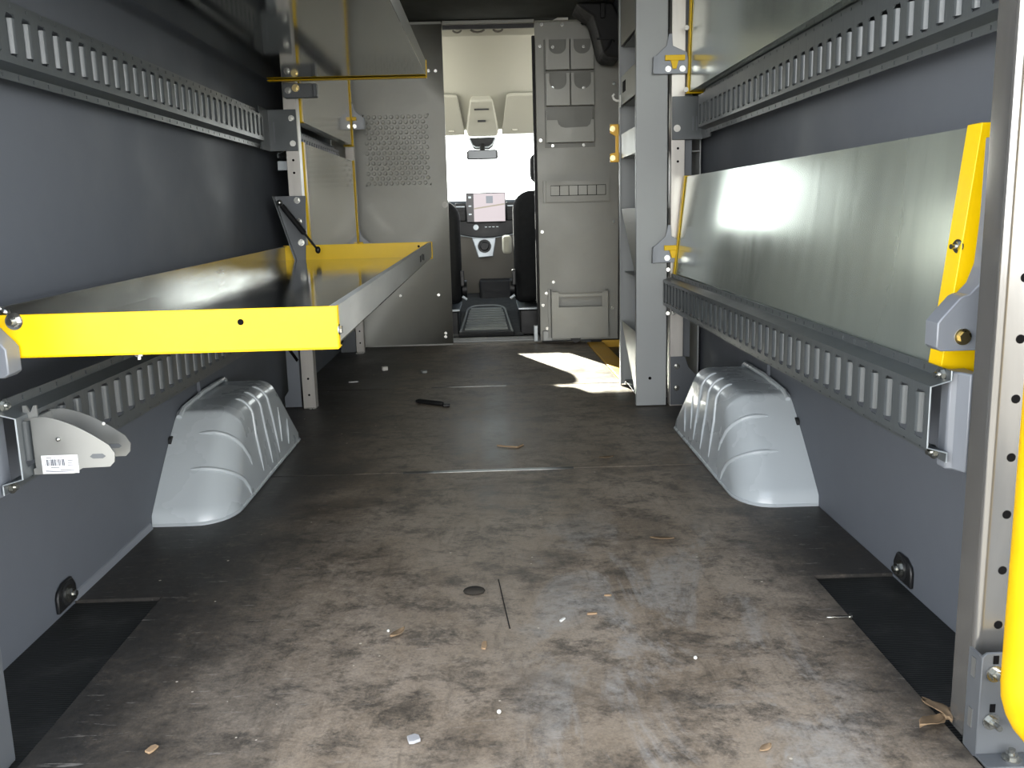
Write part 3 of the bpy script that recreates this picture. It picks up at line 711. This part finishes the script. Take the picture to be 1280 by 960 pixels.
# ------------------------------------------------------------------ slotted rails
def rail(xf, inn, y0, y1, z0, z1, label, sw=.034, hat=.032, fl=.016, ch=.009, phase=0., slot=None, m=None):
    """hat section: flange at xf, web pushed towards the aisle by hat (inn = +1 or -1 along x)"""
    o = thing('slotted_rail', label, 'rail', (xf, (y0+y1)/2, z0))
    xh = xf+inn*hat; pitch = .0598
    n = int((y1-y0)/pitch); L = n*pitch; mb = MB()
    w0, w1 = z0+fl+ch, z1-fl-ch
    s0, s1 = slot
    for k in range(n):
        ya, yb_ = y0+k*pitch, y0+(k+1)*pitch; yc = (ya+yb_)/2+phase
        mb.holed(lambda u, w: (xh, u, w), ya, yb_, w0, w1, yc-sw/2, yc+sw/2, s0, s1, .006)
        mb.quad((xf, ya, z0+fl), (xf, yb_, z0+fl), (xh, yb_, w0), (xh, ya, w0))
        mb.quad((xf, ya, z1-fl), (xf, yb_, z1-fl), (xh, yb_, w1), (xh, ya, w1))
        for za, zb in ((z0, z0+fl), (z1-fl, z1)):
            zc = (za+zb)/2
            mb.holed(lambda u, w: (xf, u, w), ya, yb_, za, zb, yc-.0025, yc+.0025, zc-.004, zc+.004)
        # the far edge of every slot is rolled back towards the wall
        ya_ = yc+sw/2; pr_ = [(ya_+.0005-.011*math.sin(a*PI/10), xh-inn*.012*(1-math.cos(a*PI/10))) for a in range(6)]
        mb.add([(x_, y_, z_) for z_ in (s0+.006, s1-.006) for y_, x_ in pr_], [(q, q+1, q+7, q+6) for q in range(5)])
    pe = [(xf, z0), (xf, z0+fl), (xh, w0), (xh, w1), (xf, z1-fl), (xf, z1)]
    build('cut_edge', MB().tube([(x_, y0-.001, z_) for x_, z_ in pe], .0014, 6), M['silver'], o)
    build('rail_body', mb, m or M['grey'], o, solid=.0022, smooth=1)
    return o, y0+L
# left, at shoulder height against the wall
r1, e1 = rail(-.885, 1, 1.33, 3.72, 1.070, 1.215, 'long slotted grey rail on the left wall just under the raised shelf', slot=(1.108, 1.182), hat=.026)
mb = MB(); mb.box(-.884, -.768, 3.843, 3.848, 1.066, 1.228); mb.box(-.884, -.879, 3.70, 3.848, 1.066, 1.228)
build('end_bracket', mb, M['grey'], r1, bevel=.0015)
for x, z in ((-.787, 1.193), (-.787, 1.095)): bolt(r1, (x, 3.843, z), (0, -1, 0), .008, stud=.3)
build('reinforcing_rib', MB().box(-.862, -.856, 3.8425, 3.8435, 1.10, 1.18), M['greyd'], r1)
# left lower
r2, e2 = rail(-.775, 1, 1.405, 3.78, .390, .537, 'slotted grey rail on the left under the lowered yellow shelf', slot=(.430, .506))
bolt(r2, (-.772, 1.43, .529), (1, -.2, 0), .007, stud=.6); bolt(r2, (-.772, 1.425, .398), (1, -.2, 0), .007, stud=.6)
build('end_bracket', MB().prism([(-.838, 1.405), (-.79, 1.385), (-.779, 1.41), (-.779, 1.44), (-.838, 1.44)], 'z', .385, .54), M['greyl'], r2, bevel=.004)
# left far bay
r3, e3 = rail(-.87, 1, 3.93, 5.405, 1.045, 1.187, 'dark slotted rail between the two left uprights', slot=(1.085, 1.150), hat=.026, m=M['greyd'])
# right upper
r4, e4 = rail(.812, -1, 1.33, 3.56, 1.070, 1.235, 'long slotted grey rail on the right wall below the raised panel', slot=(1.104, 1.176), hat=.026)
mb = MB(); mb.box(.716, .838, 3.688, 3.693, 1.062, 1.225); mb.box(.833, .838, 3.55, 3.693, 1.062, 1.225)
build('end_bracket', mb, M['grey'], r4, bevel=.0015)
bolt(r4, (.735, 3.688, 1.105), (0, -1, 0), .009, stud=.2, m=M['white'])
for k in range(3): build('bracket_slot', MB().box(.795+.014*k, .80+.014*k, 3.6872, 3.6885, 1.095, 1.15), M['greyd'], r4)
# right lower, in front of the folded shelf
r5, e5 = rail(.715, -1, 1.405, 3.69, .396, .545, 'slotted grey rail on the right in front of the folded aluminium shelf', slot=(.432, .510))
bolt(r5, (.712, 1.43, .535), (-1, -.2, 0), .008, stud=.8); bolt(r5, (.712, 1.44, .405), (-1, -.2, 0), .008, stud=.8)
build('end_bracket', MB().prism([(.7165, 1.44), (.7165, 1.413), (.726, 1.408), (.737, 1.385), (.752, 1.395), (.756, 1.44)], 'z', .383, .542), M['greyl'], r5, bevel=.003)
bolt(r5, (.702, 3.68, .56), (-.3, -1, 0), .005, stud=.6)
bolt(r5, (.702, 3.68, .385), (-.3, -1, 0), .005, stud=.6)
bolt(r5, (.725, 3.685, .385), (0, -1, 0), .006, stud=.3)

# ------------------------------------------------------------------ shelves
def tray_point(yn, zn, yf, zf):
    def z(y): return zn+(zf-zn)*(y-yn)/(yf-yn)
    return z
def shelf_flat(label, yn, yf, zn, zf, hx0, hx1, under):
    """opened tray: sheet with upturned long lips; yellow plates close both ends"""
    o = thing('folding_shelf', label, 'shelf', ((hx0+hx1)/2, (yn+yf)/2, zn))
    z = tray_point(yn, zn, yf, zf); H = .060
    def slab(xa, xb, ya, yb_, da, db):
        v = [(x, y, z(y)+d) for x in (xa, xb) for y in (ya, yb_) for d in (da, db)]
        return v, [(0, 1, 3, 2), (4, 6, 7, 5), (0, 4, 5, 1), (2, 3, 7, 6), (0, 2, 6, 4), (1, 5, 7, 3)]
    mb = MB(); mb.add(*slab(hx0, hx1, yn+.003, yf-.003, 0, .0025))
    build('tray_sheet', mb, M['alu_under'] if under else M['alu_shelf'], o)
    mb = MB(); mb.add(*slab(hx1-.0025, hx1, yn+.003, yf-.003, .0025, H)); mb.add(*slab(hx1-.013, hx1-.0025, yn+.003, yf-.003, H-.0025, H))
    build('front_lip', mb, M['alu_lip'], o)
    mb = MB(); mb.add(*slab(hx0, hx0+.0025, yn+.003, yf-.003, .0025, H)); mb.add(*slab(hx0+.0025, hx0+.013, yn+.003, yf-.003, H-.0025, H))
    build('back_lip', mb, M['alu_back'], o)
    for y0_, y1_, sgn in ((yn, yn+.003, 1), (yf-.003, yf, -1)):
        mb = MB(); mb.add(*slab(hx0-.004, hx1+.003, y0_, y1_, -.004, H+.002))
        a, b = (y0_, y0_+.035) if sgn > 0 else (y1_-.035, y1_)
        mb.add(*slab(hx0-.004, hx1+.003, a, b, -.006, -.0035))
        mb.add(*slab(hx1, hx1+.0035, a+.018 if sgn < 0 else a, b if sgn < 0 else b-.018, -.004, H+.002))
        build('end_plate', mb, M['yellow'], o, bevel=.0015)
    return o
sh = shelf_flat('lowered yellow ended aluminium tray shelf on the left, open to the aisle', 1.437, 3.85, .608, .627, -.852, -.247, False)
build('hole', MB().cyl((-.394, 1.436, .649), (-.394, 1.4385, .649), .005, 12), M['hole'], sh)
build('hole', MB().cyl((-.30, 3.8466, .672), (-.30, 3.85, .672), .005, 12), M['hole'], sh)
bolt(sh, (-.562, 1.452, .604), (0, 0, -1), .0065, stud=.8)
bolt(sh, (-.742, 1.437, .660), (0, -1, 0), .009, stud=.9)
build('scuff_mark', MB().box(-.2472, -.2466, 3.20, 3.26, .640, .662).box(-.2472, -.2466, 3.29, 3.34, .642, .664).box(-.2472, -.2466, 3.36, 3.40, .638, .660), M['rubber'], sh)
bolt(sh, (-.244, 1.445, .632), (1, 0, 0), .006, stud=0)
sh2 = shelf_flat('raised aluminium tray shelf at the upper left, seen from below', 1.437, 3.80, 1.334, 1.334, -.852, -.237, True)

def shelf_folded(label, yn, yf, zb, zt, xb, xt, side, yw=(.035, .035), depth=.06, m=None):
    """tray folded up: its underside faces the aisle, lips point to the wall"""
    o = thing('folding_shelf', label, 'shelf', ((xb+xt)/2, (yn+yf)/2, zb))
    def x(z): return xb+(xt-xb)*(z-zb)/(zt-zb)
    def slab(ya, yb_, za, zb_, da, db):
        v = [(x(z)+side*d, y, z) for d in (da, db) for y in (ya, yb_) for z in (za, zb_)]
        return v, [(0, 1, 3, 2), (4, 6, 7, 5), (0, 4, 5, 1), (2, 3, 7, 6), (0, 2, 6, 4), (1, 5, 7, 3)]
    build('tray_sheet', MB().add(*slab(yn+.003, yf-.003, zb, zt, 0, .0025)), m or M['alu_panel'], o)
    build('front_lip', MB().add(*slab(yn+.003, yf-.003, zt-.0025, zt, .0025, depth)), M['alu_shelf'], o)
    build('back_lip', MB().add(*slab(yn+.003, yf-.003, zb, zb+.0025, .0025, depth)), M['alu_panel'], o)
    for ya, yb_, s in ((yn, yn+.003, 1), (yf-.003, yf, -1)):
        w_ = yw[0] if s > 0 else yw[1]
        mb = MB(); mb.add(*slab(ya, yb_, zb-.003, zt+.004, -.004, depth))
        a, b = (ya, ya+w_) if s > 0 else (yb_-w_, yb_)
        mb.add(*slab(a, b, zb-.003, zt+.004, -.005, -.001))
        mb.add(*slab(a, b, zb-.006, zb-.003, -.01, depth))
        build('end_plate', mb, M['yellow'], o, bevel=.0015)
    return o
f1 = shelf_folded('large folded up aluminium shelf at the right, behind the lower slotted rail', 1.452, 3.69, .525, .920, .724, .766, 1, yw=(.045, .035))
bolt(f1, (.742, 1.462, .735), (-1, -.25, 0), .0075, stud=1.0)
f2 = shelf_folded('folded up aluminium shelf at the upper right, above the upper slotted rail', 1.44, 3.69, 1.238, 1.85, .775, .79, 1)
for z in (1.245, 1.47): bolt(f2, (.762, 3.655, z), (-.2, -1, 0), .006, stud=.5, m=M['white'])
f3 = shelf_folded('narrow folded aluminium shelf between the left uprights, just above the lowered tray', 3.93, 5.385, .60, 1.103, -.764, -.767, -1, depth=.05, m=M['alu_lit'])
f4 = shelf_folded('narrow folded aluminium shelf between the left uprights, partly hidden by the raised shelf', 3.93, 5.385, 1.19, 1.80, -.766, -.768, -1, depth=.05, m=M['alu_lit'])
bolt(f3, (-.785, 3.95, .80), (1, -.3, 0), .006, stud=.6)

# pivot brackets near the rear doors
def near_bracket(sign, label, m, bm):
    f = (lambda x: x) if sign > 0 else (lambda x: -.055-x)
    o = thing('shelf_bracket', label, 'bracket', (f(.74), 1.41, .58))
    pts = [(.682, .584), (.682, .622), (.688, .630), (.714, .660), (.722, .664), (.728, .665), (.742, .680), (.7525, .71), (.757, .78), (.758, .90), (.762, .90), (.80, .60), (.80, .578), (.69, .578)]
    build('plate', MB().prism([(f(a), b) for a, b in pts], 'y', 1.392, 1.433), m, o, bevel=.004)
    bolt(o, (f(.722), 1.392, .600), (0, -1, 0), .0085, bm, stud=0)
    return o
near_bracket(1, 'pale grey pivot bracket with yellowish bolt beside the right rear post', M['greyl'], M['brass'])
near_bracket(-1, 'grey pivot bracket under the near corner of the lowered yellow shelf', M['greyl'], M['steel'])
def far_bracket(sign, y, z, label, m):
    f = (lambda x: x) if sign > 0 else (lambda x: -.055-x)
    o = thing('pivot_bracket', label, 'bracket', (f(.71), y, z-.02), 'far pivot brackets of the shelves')
    pts = [(.637, -.018), (.640, .045), (.652, .052), (.69, .085), (.70, .13), (.712, .13), (.715, .085), (.77, .06), (.785, -.018)]
    build('plate', MB().prism([(f(a), z+b) for a, b in pts], 'y', y-.012, y-.008), m, o, bevel=.0015)
    build('flange', MB().prism([(f(.635), z-.018), (f(.640), z-.018), (f(.642), z+.045), (f(.637), z+.043)], 'y', y-.04, y-.008), m, o)
    build('clip', MB().prism([(f(a), z+b) for a, b in [(.684, .03), (.76, .03), (.76, .05), (.684, .05)]]+[], 'y', y-.024, y-.012), M['yellow'], o, bevel=.002)
    build('clip_stem', MB().prism([(f(a), z+b) for a, b in [(.705, .03), (.735, .03), (.727, .0), (.714, .0)]], 'y', y-.022, y-.012), M['yellow'], o)
    bolt(o, (f(.697), y-.012, z), (0, -1, 0), .0085, stud=.4, washer=1.3); bolt(o, (f(.752), y-.012, z), (0, -1, 0), .0085, stud=.4, washer=1.3)
far_bracket(1, 3.69, 1.325, 'grey pivot bracket with yellow clip on the shelf tower, upper one', M['greyl'])
far_bracket(1, 3.69, .606, 'grey pivot bracket with yellow clip on the shelf tower, lower one', M['greyl'])
far_bracket(-1, 5.40, 1.295, 'grey pivot bracket with yellow clip beside the dimpled sheet', M['greyl'])
far_bracket(-1, 5.40, .600, 'grey pivot bracket behind the far end of the lowered tray', M['greyl'])
pv = thing('pivot_bracket', 'dark grey pivot bracket under the far end of the raised shelf', 'bracket', (-.74, 3.84, 1.27))
build('plate', MB().prism([(-.81, 1.275), (-.80, 1.268), (-.675, 1.268), (-.675, 1.322), (-.81, 1.327)], 'y', 3.822, 3.845), M['greyd'], pv, bevel=.003)
build('flange', MB().box(-.686, -.672, 3.80, 3.845, 1.27, 1.32), M['greyd'], pv, bevel=.002)
bolt(pv, (-.787, 3.822, 1.297), (0, -1, 0), .009, stud=.4); bolt(pv, (-.757, 3.822, 1.306), (0, -1, 0), .010, m=M['brass'], stud=.3)

# gas strut with its mounting plate
sp_ = thing('strut_plate', 'dark grey triangular plate bolted to the left upright', 'plate', (-.81, 3.84, .63))
build('plate', MB().prism([(-.877, .888), (-.75, .888), (-.766, .62), (-.80, .62)], 'y', 3.84, 3.845), M['greyd'], sp_, bevel=.001)
build('folded_edge', MB().prism([(-.880, .888), (-.875, .888), (-.799, .62), (-.804, .62)], 'y', 3.815, 3.845), M['grey'], sp_)
for x, z in ((-.785, .87), (-.782, .785), (-.779, .70)): bolt(sp_, (x, 3.84, z), (0, -1, 0), .009, stud=.2)
gs = thing('gas_strut', 'thin black gas strut slanting down to the lowered tray', 'gas strut', (-.78, 3.79, .66))
a, b = Vector((-.856, 3.815, .868)), Vector((-.692, 3.74, .668)); d = b-a
build('cylinder', MB().tube([a+d*.08, a+d*.10, a+d*.64, a+d*.66], [.006, .011, .011, .006], 14), M['black'], gs)
build('rod', MB().cyl(a+d*.65, b, .0045, 10), M['rubber'], gs)
build('ball_end', MB().ball(a+d*.03, .012), M['steel'], gs); build('ball_end', MB().ball(b-d*.02, .011, (1, 1, 1.3)), M['black'], gs)
g2 = thing('gas_strut', 'end of a pale gas strut rod at the left picture edge above the yellow bar', 'gas strut', (-.80, 1.47, .66))
build('rod', MB().cyl((-.788, 1.50, .668), (-.893, 1.46, .78), .004, 10), M['steel'], g2)
build('ball_end', MB().ball((-.788, 1.50, .668), .008), M['steel'], g2)
single('wall_clip', MB().box(-.872, -.815, 3.92, 3.925, .994, 1.032), M['silver'], 'small white metal tab behind the left upright', 'clip', bevel=.002)

# yellow grab handle at the right rear door
path = [(.702, 1.115, .95), (.702, 1.115, .17)]+[(.702+.085*(1-math.cos(k*PI/16)), 1.115, .17-.085*math.sin(k*PI/16)) for k in range(1, 9)]+[(.90, 1.115, .085)]
top = [(.95, 1.115, 1.07), (.80, 1.115, 1.07)]+[(.80-.098*math.sin(k*PI/16), 1.115, .972+.098*math.cos(k*PI/16)) for k in range(1, 8)]
single('grab_rail', MB().tube(top+path, .037, 28), M['yellowp'], 'thick bright yellow grab handle in front of the right rear post', 'handle', smooth=60)

# ------------------------------------------------------------------ shelf tower on the right
bk = thing('shelf_tower', 'tall narrow grey shelf tower at the right with sloping bins facing the aisle', 'shelf tower', (.7, 3.95, 0))
mb = MB(); mb.box(.577, .70, 3.698, 3.703, .004, 1.885); mb.box(.577, .582, 3.703, 3.73, .004, 1.885); mb.box(.695, .70, 3.703, 3.76, .004, 1.885)
build('near_panel', mb, M['book'], bk, bevel=.0015)
build('panel_hole', MB().cyl((.633, 3.6975, .118), (.633, 3.6995, .118), .0065, 12), M['hole'], bk)
mb = MB(); mb.box(.577, .85, 4.19, 4.195, .004, 1.885); mb.box(.577, .582, 4.165, 4.19, .004, 1.885)
build('far_panel', mb, M['book'], bk)
build('back_panel', MB().box(.845, .85, 3.78, 4.188, .03, 1.885), M['book'], bk)
for z in (.02, .52, .80, 1.02, 1.245, 1.49):
    build('shelf_board', MB().box(.60, .843, 3.775, 4.188, z, z+.004), M['book'], bk)
for za, zb in ((1.02, 1.122), (1.245, 1.362), (1.49, 1.72)):
    build('bin_lip', MB().box(.583, .586, 3.706, 4.163, za, zb), M['partd'], bk)
build('label_slot', MB().box(.581, .583, 4.02, 4.10, 1.29, 1.335), M['hole'], bk)
for za, zb in ((.50, .803), (.01, .302)):
    build('slanted_bin_lip', MB().add([(.583, 4.163, zb), (.583, 3.706, zb), (.583, 3.706, za), (.586, 4.163, zb), (.586, 3.706, zb), (.586, 3.706, za)], [(0, 1, 2), (3, 4, 5), (0, 1, 4, 3), (1, 2, 5, 4), (2, 0, 3, 5)]), M['partd'], bk)
build('foot_bolt', MB().ball((.60, 4.12, .02), .01), M['steel'], bk)
hk = thing('tower_hook', 'small white hook on the aisle edge of the shelf tower', 'hook', (.55, 4.2, 1.25))
build('stem', MB().tube([(.578, 4.13, 1.262), (.56, 4.13, 1.262), (.548, 4.13, 1.268), (.542, 4.13, 1.282), (.55, 4.13, 1.29)], .005, 8), M['white'], hk)
build('base', MB().box(.572, .577, 4.12, 4.14, 1.235, 1.285), M['white'], hk, bevel=.001)
yh = thing('grab_bracket', 'yellow handle bracket on the far edge of the shelf tower', 'handle', (.56, 4.22, 1.0))
mb = MB(); mb.prism([(.542, 1.008), (.59, 1.008), (.59, 1.172), (.542, 1.172), (.542, 1.135), (.566, 1.12), (.566, 1.05), (.542, 1.045)], 'y', 4.22, 4.232)
build('bracket', mb, M['yellowstep'], yh, bevel=.002)
bolt(yh, (.553, 4.22, 1.152), (0, -1, 0), .008, M['brass'], stud=0); bolt(yh, (.553, 4.22, 1.026), (0, -1, 0), .008, M['brass'], stud=0)

# ------------------------------------------------------------------ tie-down eyes low on the walls
def lashing(x, side, y, label):
    o = thing('tie_down', label, 'anchor point', (x, y, 0))
    pts = [(y-.042, .004), (y+.042, .006), (y+.042, .04), (y+.028, .062), (y-.012, .062), (y-.036, .05), (y-.042, .038)]
    build('plate', MB().prism(pts, 'x', x, x-side*.008), M['black'], o, bevel=.003)
    build('cup', MB().tube([(x-side*.008, y, .034), (x-side*.010, y, .034)], .026, 18), M['rubber'], o)
    bolt(o, (x-side*.009, y, .034), (-side, 0, 0), .0125, stud=.5)
lashing(XL+.0015, -1, 1.86, 'black tie-down anchor with silver bolt low on the left wall')
lashing(XR-.0015, 1, 1.845, 'black tie-down anchor with silver bolt low on the right wall')
single('wall_plug', MB().cyl((XR, 1.62, .30), (XR-.004, 1.62, .30), .013, 14), M['wall'], 'round blue grey plug in the lower right wall panel', 'plug')

# ------------------------------------------------------------------ galvanised hanger with label, hooked on the left rail
hb = thing('hanger_bracket', 'galvanised forked bracket with a white barcode sticker, hooked on the left rail', 'bracket', (-.69, 1.45, .41))
def build_h(name, mb, m, parent, **k):
    # drawn a little large: brought to size about its lower inner corner
    mb.v = [(-.735+(a+.76)*.967, 1.435+(b-1.478)*.967, .414+(c-.40)*.967) for a, b, c in mb.v]
    return build(name, mb, m, parent, **k)
def cheek(y):
    n = 10; top = [(-.76+.0, .496)]+[(-.75+.112*t, .498-.052*(t**1.7)) for t in [k/n for k in range(1, n+1)]]
    pts = top+[(-.630, .432), (-.632, .418), (-.640, .410), (-.685, .409), (-.70, .400), (-.765, .400), (-.765, .41), (-.758, .412)]
    mb = MB(); m = len(pts)
    mb.prism(pts, 'y', y, y+.0025); return mb
build_h('near_cheek', cheek(1.478), M['galv'], hb); build_h('far_cheek', cheek(1.545), M['galv'], hb)
build_h('bridge', MB().box(-.762, -.757, 1.48, 1.546, .405, .494), M['galv'], hb)
build_h('hook', MB().prism([(-.775, .49), (-.752, .49), (-.752, .515), (-.757, .515), (-.763, .503), (-.769, .515), (-.775, .515)], 'y', 1.485, 1.489), M['galv'], hb)
for y in (1.478, 1.545):
    build_h('slot', MB().prism([(-.671, .428), (-.666, .4245), (-.650, .4245), (-.645, .428), (-.650, .4325), (-.666, .4325)], 'y', y-.0006, y+.0004), M['greyd'], hb)
build_h('rivet', MB().ball((-.719, 1.477, .459), .004), M['steel'], hb); build_h('rivet', MB().ball((-.672, 1.545, .468), .003), M['white'], hb)
lb = build_h('sticker', MB().box(-.750, -.691, 1.4768, 1.4775, .4015, .432), M['paper'], hb)
x = -.744
mb = MB(); random.seed(3)
while x < -.714:
    wdt = random.choice((.0006, .0010, .0015)); mb.box(x, x+wdt, 1.4764, 1.477, .4145, .4255); x += wdt+random.choice((.0006, .0009, .0014))
build_h('barcode', mb, M['ink'], lb)
mb = MB()
for (xa_, xb_, z) in ((-.742, -.733, .4283), (-.730, -.724, .4283), (-.7225, -.716, .4283), (-.708, -.699, .423), (-.708, -.700, .419), (-.708, -.699, .415), (-.736, -.722, .4115), (-.745, -.733, .4068), (-.7215, -.698, .4068), (-.745, -.699, .4045)):
    mb.box(xa_, xb_, 1.4764, 1.477, z-.0005, z+.0006)
build_h('print_lines', mb, M['ink'], lb)

# ------------------------------------------------------------------ bits lying on the floor
def leaf(x, y, L, W, ang, curl, label, m=None, name='dry_leaf', cat='leaf', torn=0., group=None):
    mb = MB(); n = 9; ca, sa = math.cos(ang), math.sin(ang); rows = []
    for i in range(n+1):
        t = i/n; wv = W*math.sin(PI*t)**.8*(1+torn*random.uniform(-.5, .5))+.0008
        for s in (-1, 0, 1):
            u = (t-.5)*L; v = s*wv/2; zz = .003+curl*(abs(s)*.7+.6*(2*t-1)**2)*W*.5
            rows.append((x+u*ca-v*sa, y+u*sa+v*ca, zz))
    mb.add(rows, [(i*3+k, i*3+k+1, i*3+k+4, i*3+k+3) for i in range(n) for k in (0, 1)])
    return single(name, mb, m or M['leaf'], label, cat, group, solid=.0012)
lf = thing('dry_leaf', 'large torn brown leaf lying at the foot of the right rear post', 'leaf', (.68, 1.31, 0))
for i, (x, y, L, W, ang) in enumerate(((.690, 1.335, .075, .022, 1.75), (.668, 1.300, .07, .024, .55), (.70, 1.315, .035, .022, .9))):
    mb = MB(); n = 8; ca, sa = math.cos(ang), math.sin(ang); rows = []
    for k in range(n+1):
        t = k/n; wv = W*math.sin(PI*t)**.7*random.uniform(.75, 1.15)+.001
        for s in (-1, 0, 1): rows.append((x+(t-.5)*L*ca-s*wv/2*sa, y+(t-.5)*L*sa+s*wv/2*ca, .003+abs(s)*.007+.004*math.sin(5*t+i)+.003))
    mb.add(rows, [(k*3+q, k*3+q+1, k*3+q+4, k*3+q+3) for k in range(n) for q in (0, 1)])
    build(('blade', 'blade', 'stem_piece')[i], mb, M['leaf'], lf, solid=.001)
leaf(-.205, 1.677, .042, .016, .95, .8, 'curled tan leaf on the floor left of the middle')
leaf(.391, 1.254, .028, .012, .7, .3, 'small oval tan leaf near the front right of the floor', M['wood'])
leaf(.357, 2.919, .05, .018, .15, .4, 'pale dry leaf on the floor seam before the right wheel housing')
leaf(.40, 2.153, .06, .015, -.2, .5, 'long dry leaf on the floor behind the right wheel housing')
def chip(x, y, L, W, ang, m, label, name='wood_chip', cat='chip', h=.004):
    ca, sa = math.cos(ang), math.sin(ang)
    q = [(-.5, -.35), (-.2, -.5), (.45, -.4), (.5, .2), (.25, .5), (-.4, .45)]
    single(name, MB().prism([(x+a*L*ca-b*W*sa, y+a*L*sa+b*W*ca) for a, b in q], 'z', .0005, h), m, label, cat, bevel=.0008)
chip(-.036, 1.621, .032, .010, 1.5, M['wood'], 'slim tan chip standing out below the floor centre')
chip(-.55, 1.312, .022, .013, 1.2, M['wood'], 'tan rhombic chip at the front left of the floor')
chip(.182, 1.744, .022, .007, .05, M['wood'], 'small pinkish chip on the grey scuffed floor, nearer one')
chip(.225, 1.831, .016, .006, -.1, M['wood'], 'small pinkish chip on the grey scuffed floor, farther one')
chip(.12, 1.72, .018, .006, .9, M['white'], 'pale splinter on the floor beside the pinkish chips', 'splinter', 'splinter')
chip(-.144, 1.312, .02, .02, .4, mat('grey pebble', 'a4a5a6', .7), 'flat grey pebble at the front of the floor', 'pebble', 'pebble', .006)
for x, y, r, lab in ((-.01, 1.382, .0036, 'white bead on the floor front, left of the grey scuffs'), (.348, 1.542, .0034, 'white bead on the floor right of the grey scuffs'), (-.225, 1.695, .003, 'tiny white bead beside the curled tan leaf')):
    single('bead', MB().ball((x, y, r), r), M['white'], lab, 'bead', smooth=60)
single('clay_lump', MB().ball((-.059, 1.871, .005), .021, (1.15, .9, .35), 14, 8), M['plug'], 'dark round lump on the floor centre', 'lump')
single('splinter', MB().tube([(-.006, 1.935, .002), (.003, 1.82, .003), (.014, 1.69, .002)], .0013, 6), M['rubber'], 'thin dark sliver lying lengthwise at the floor centre', 'splinter')
sc = thing('screw', 'silver screw lying on the floor edge beside the right black strip', 'screw', (.67, 1.685, .003))
build('shank', MB().tube([(.640, 1.686, .004), (.648, 1.686, .004), (.684, 1.685, .004)], [.001, .003, .003], 8), M['steel'], sc); build('screw_head', MB().cyl((.684, 1.685, .005), (.689, 1.685, .005), .0065, 12), M['steel'], sc)
pn = thing('marker_pen', 'black pen shaped piece on the far floor behind the first seam', 'pen', (-.26, 3.85, 0))
build('barrel', MB().tube([(-.345, 3.905, .009), (-.33, 3.90, .009), (-.235, 3.835, .009), (-.225, 3.83, .009)], [.006, .011, .011, .007], 12), M['black'], pn)
build('tip', MB().box(-.225, -.195, 3.80, 3.822, .001, .012), M['black'], pn, bevel=.003)
chip(-.578, 4.772, .03, .03, .5, M['white'], 'white scrap on the far floor beside the left partition panel', 'scrap', 'scrap', .02)
chip(-.365, 4.664, .035, .04, .1, M['galv'], 'pale square scrap on the far floor, right of the white scrap', 'scrap', 'scrap', .012)
chip(-.695, 4.45, .05, .02, .2, M['galv'], 'pale sliver on the far floor beyond the left upright', 'scrap', 'scrap', .006)
single('splinter', MB().tube([(.0, 3.12, .003), (.03, 3.1, .004), (.07, 3.09, .003), (.09, 3.12, .003)], .003, 6), M['wood'], 'curved tan splinter on the floor behind the worn seam', 'splinter')
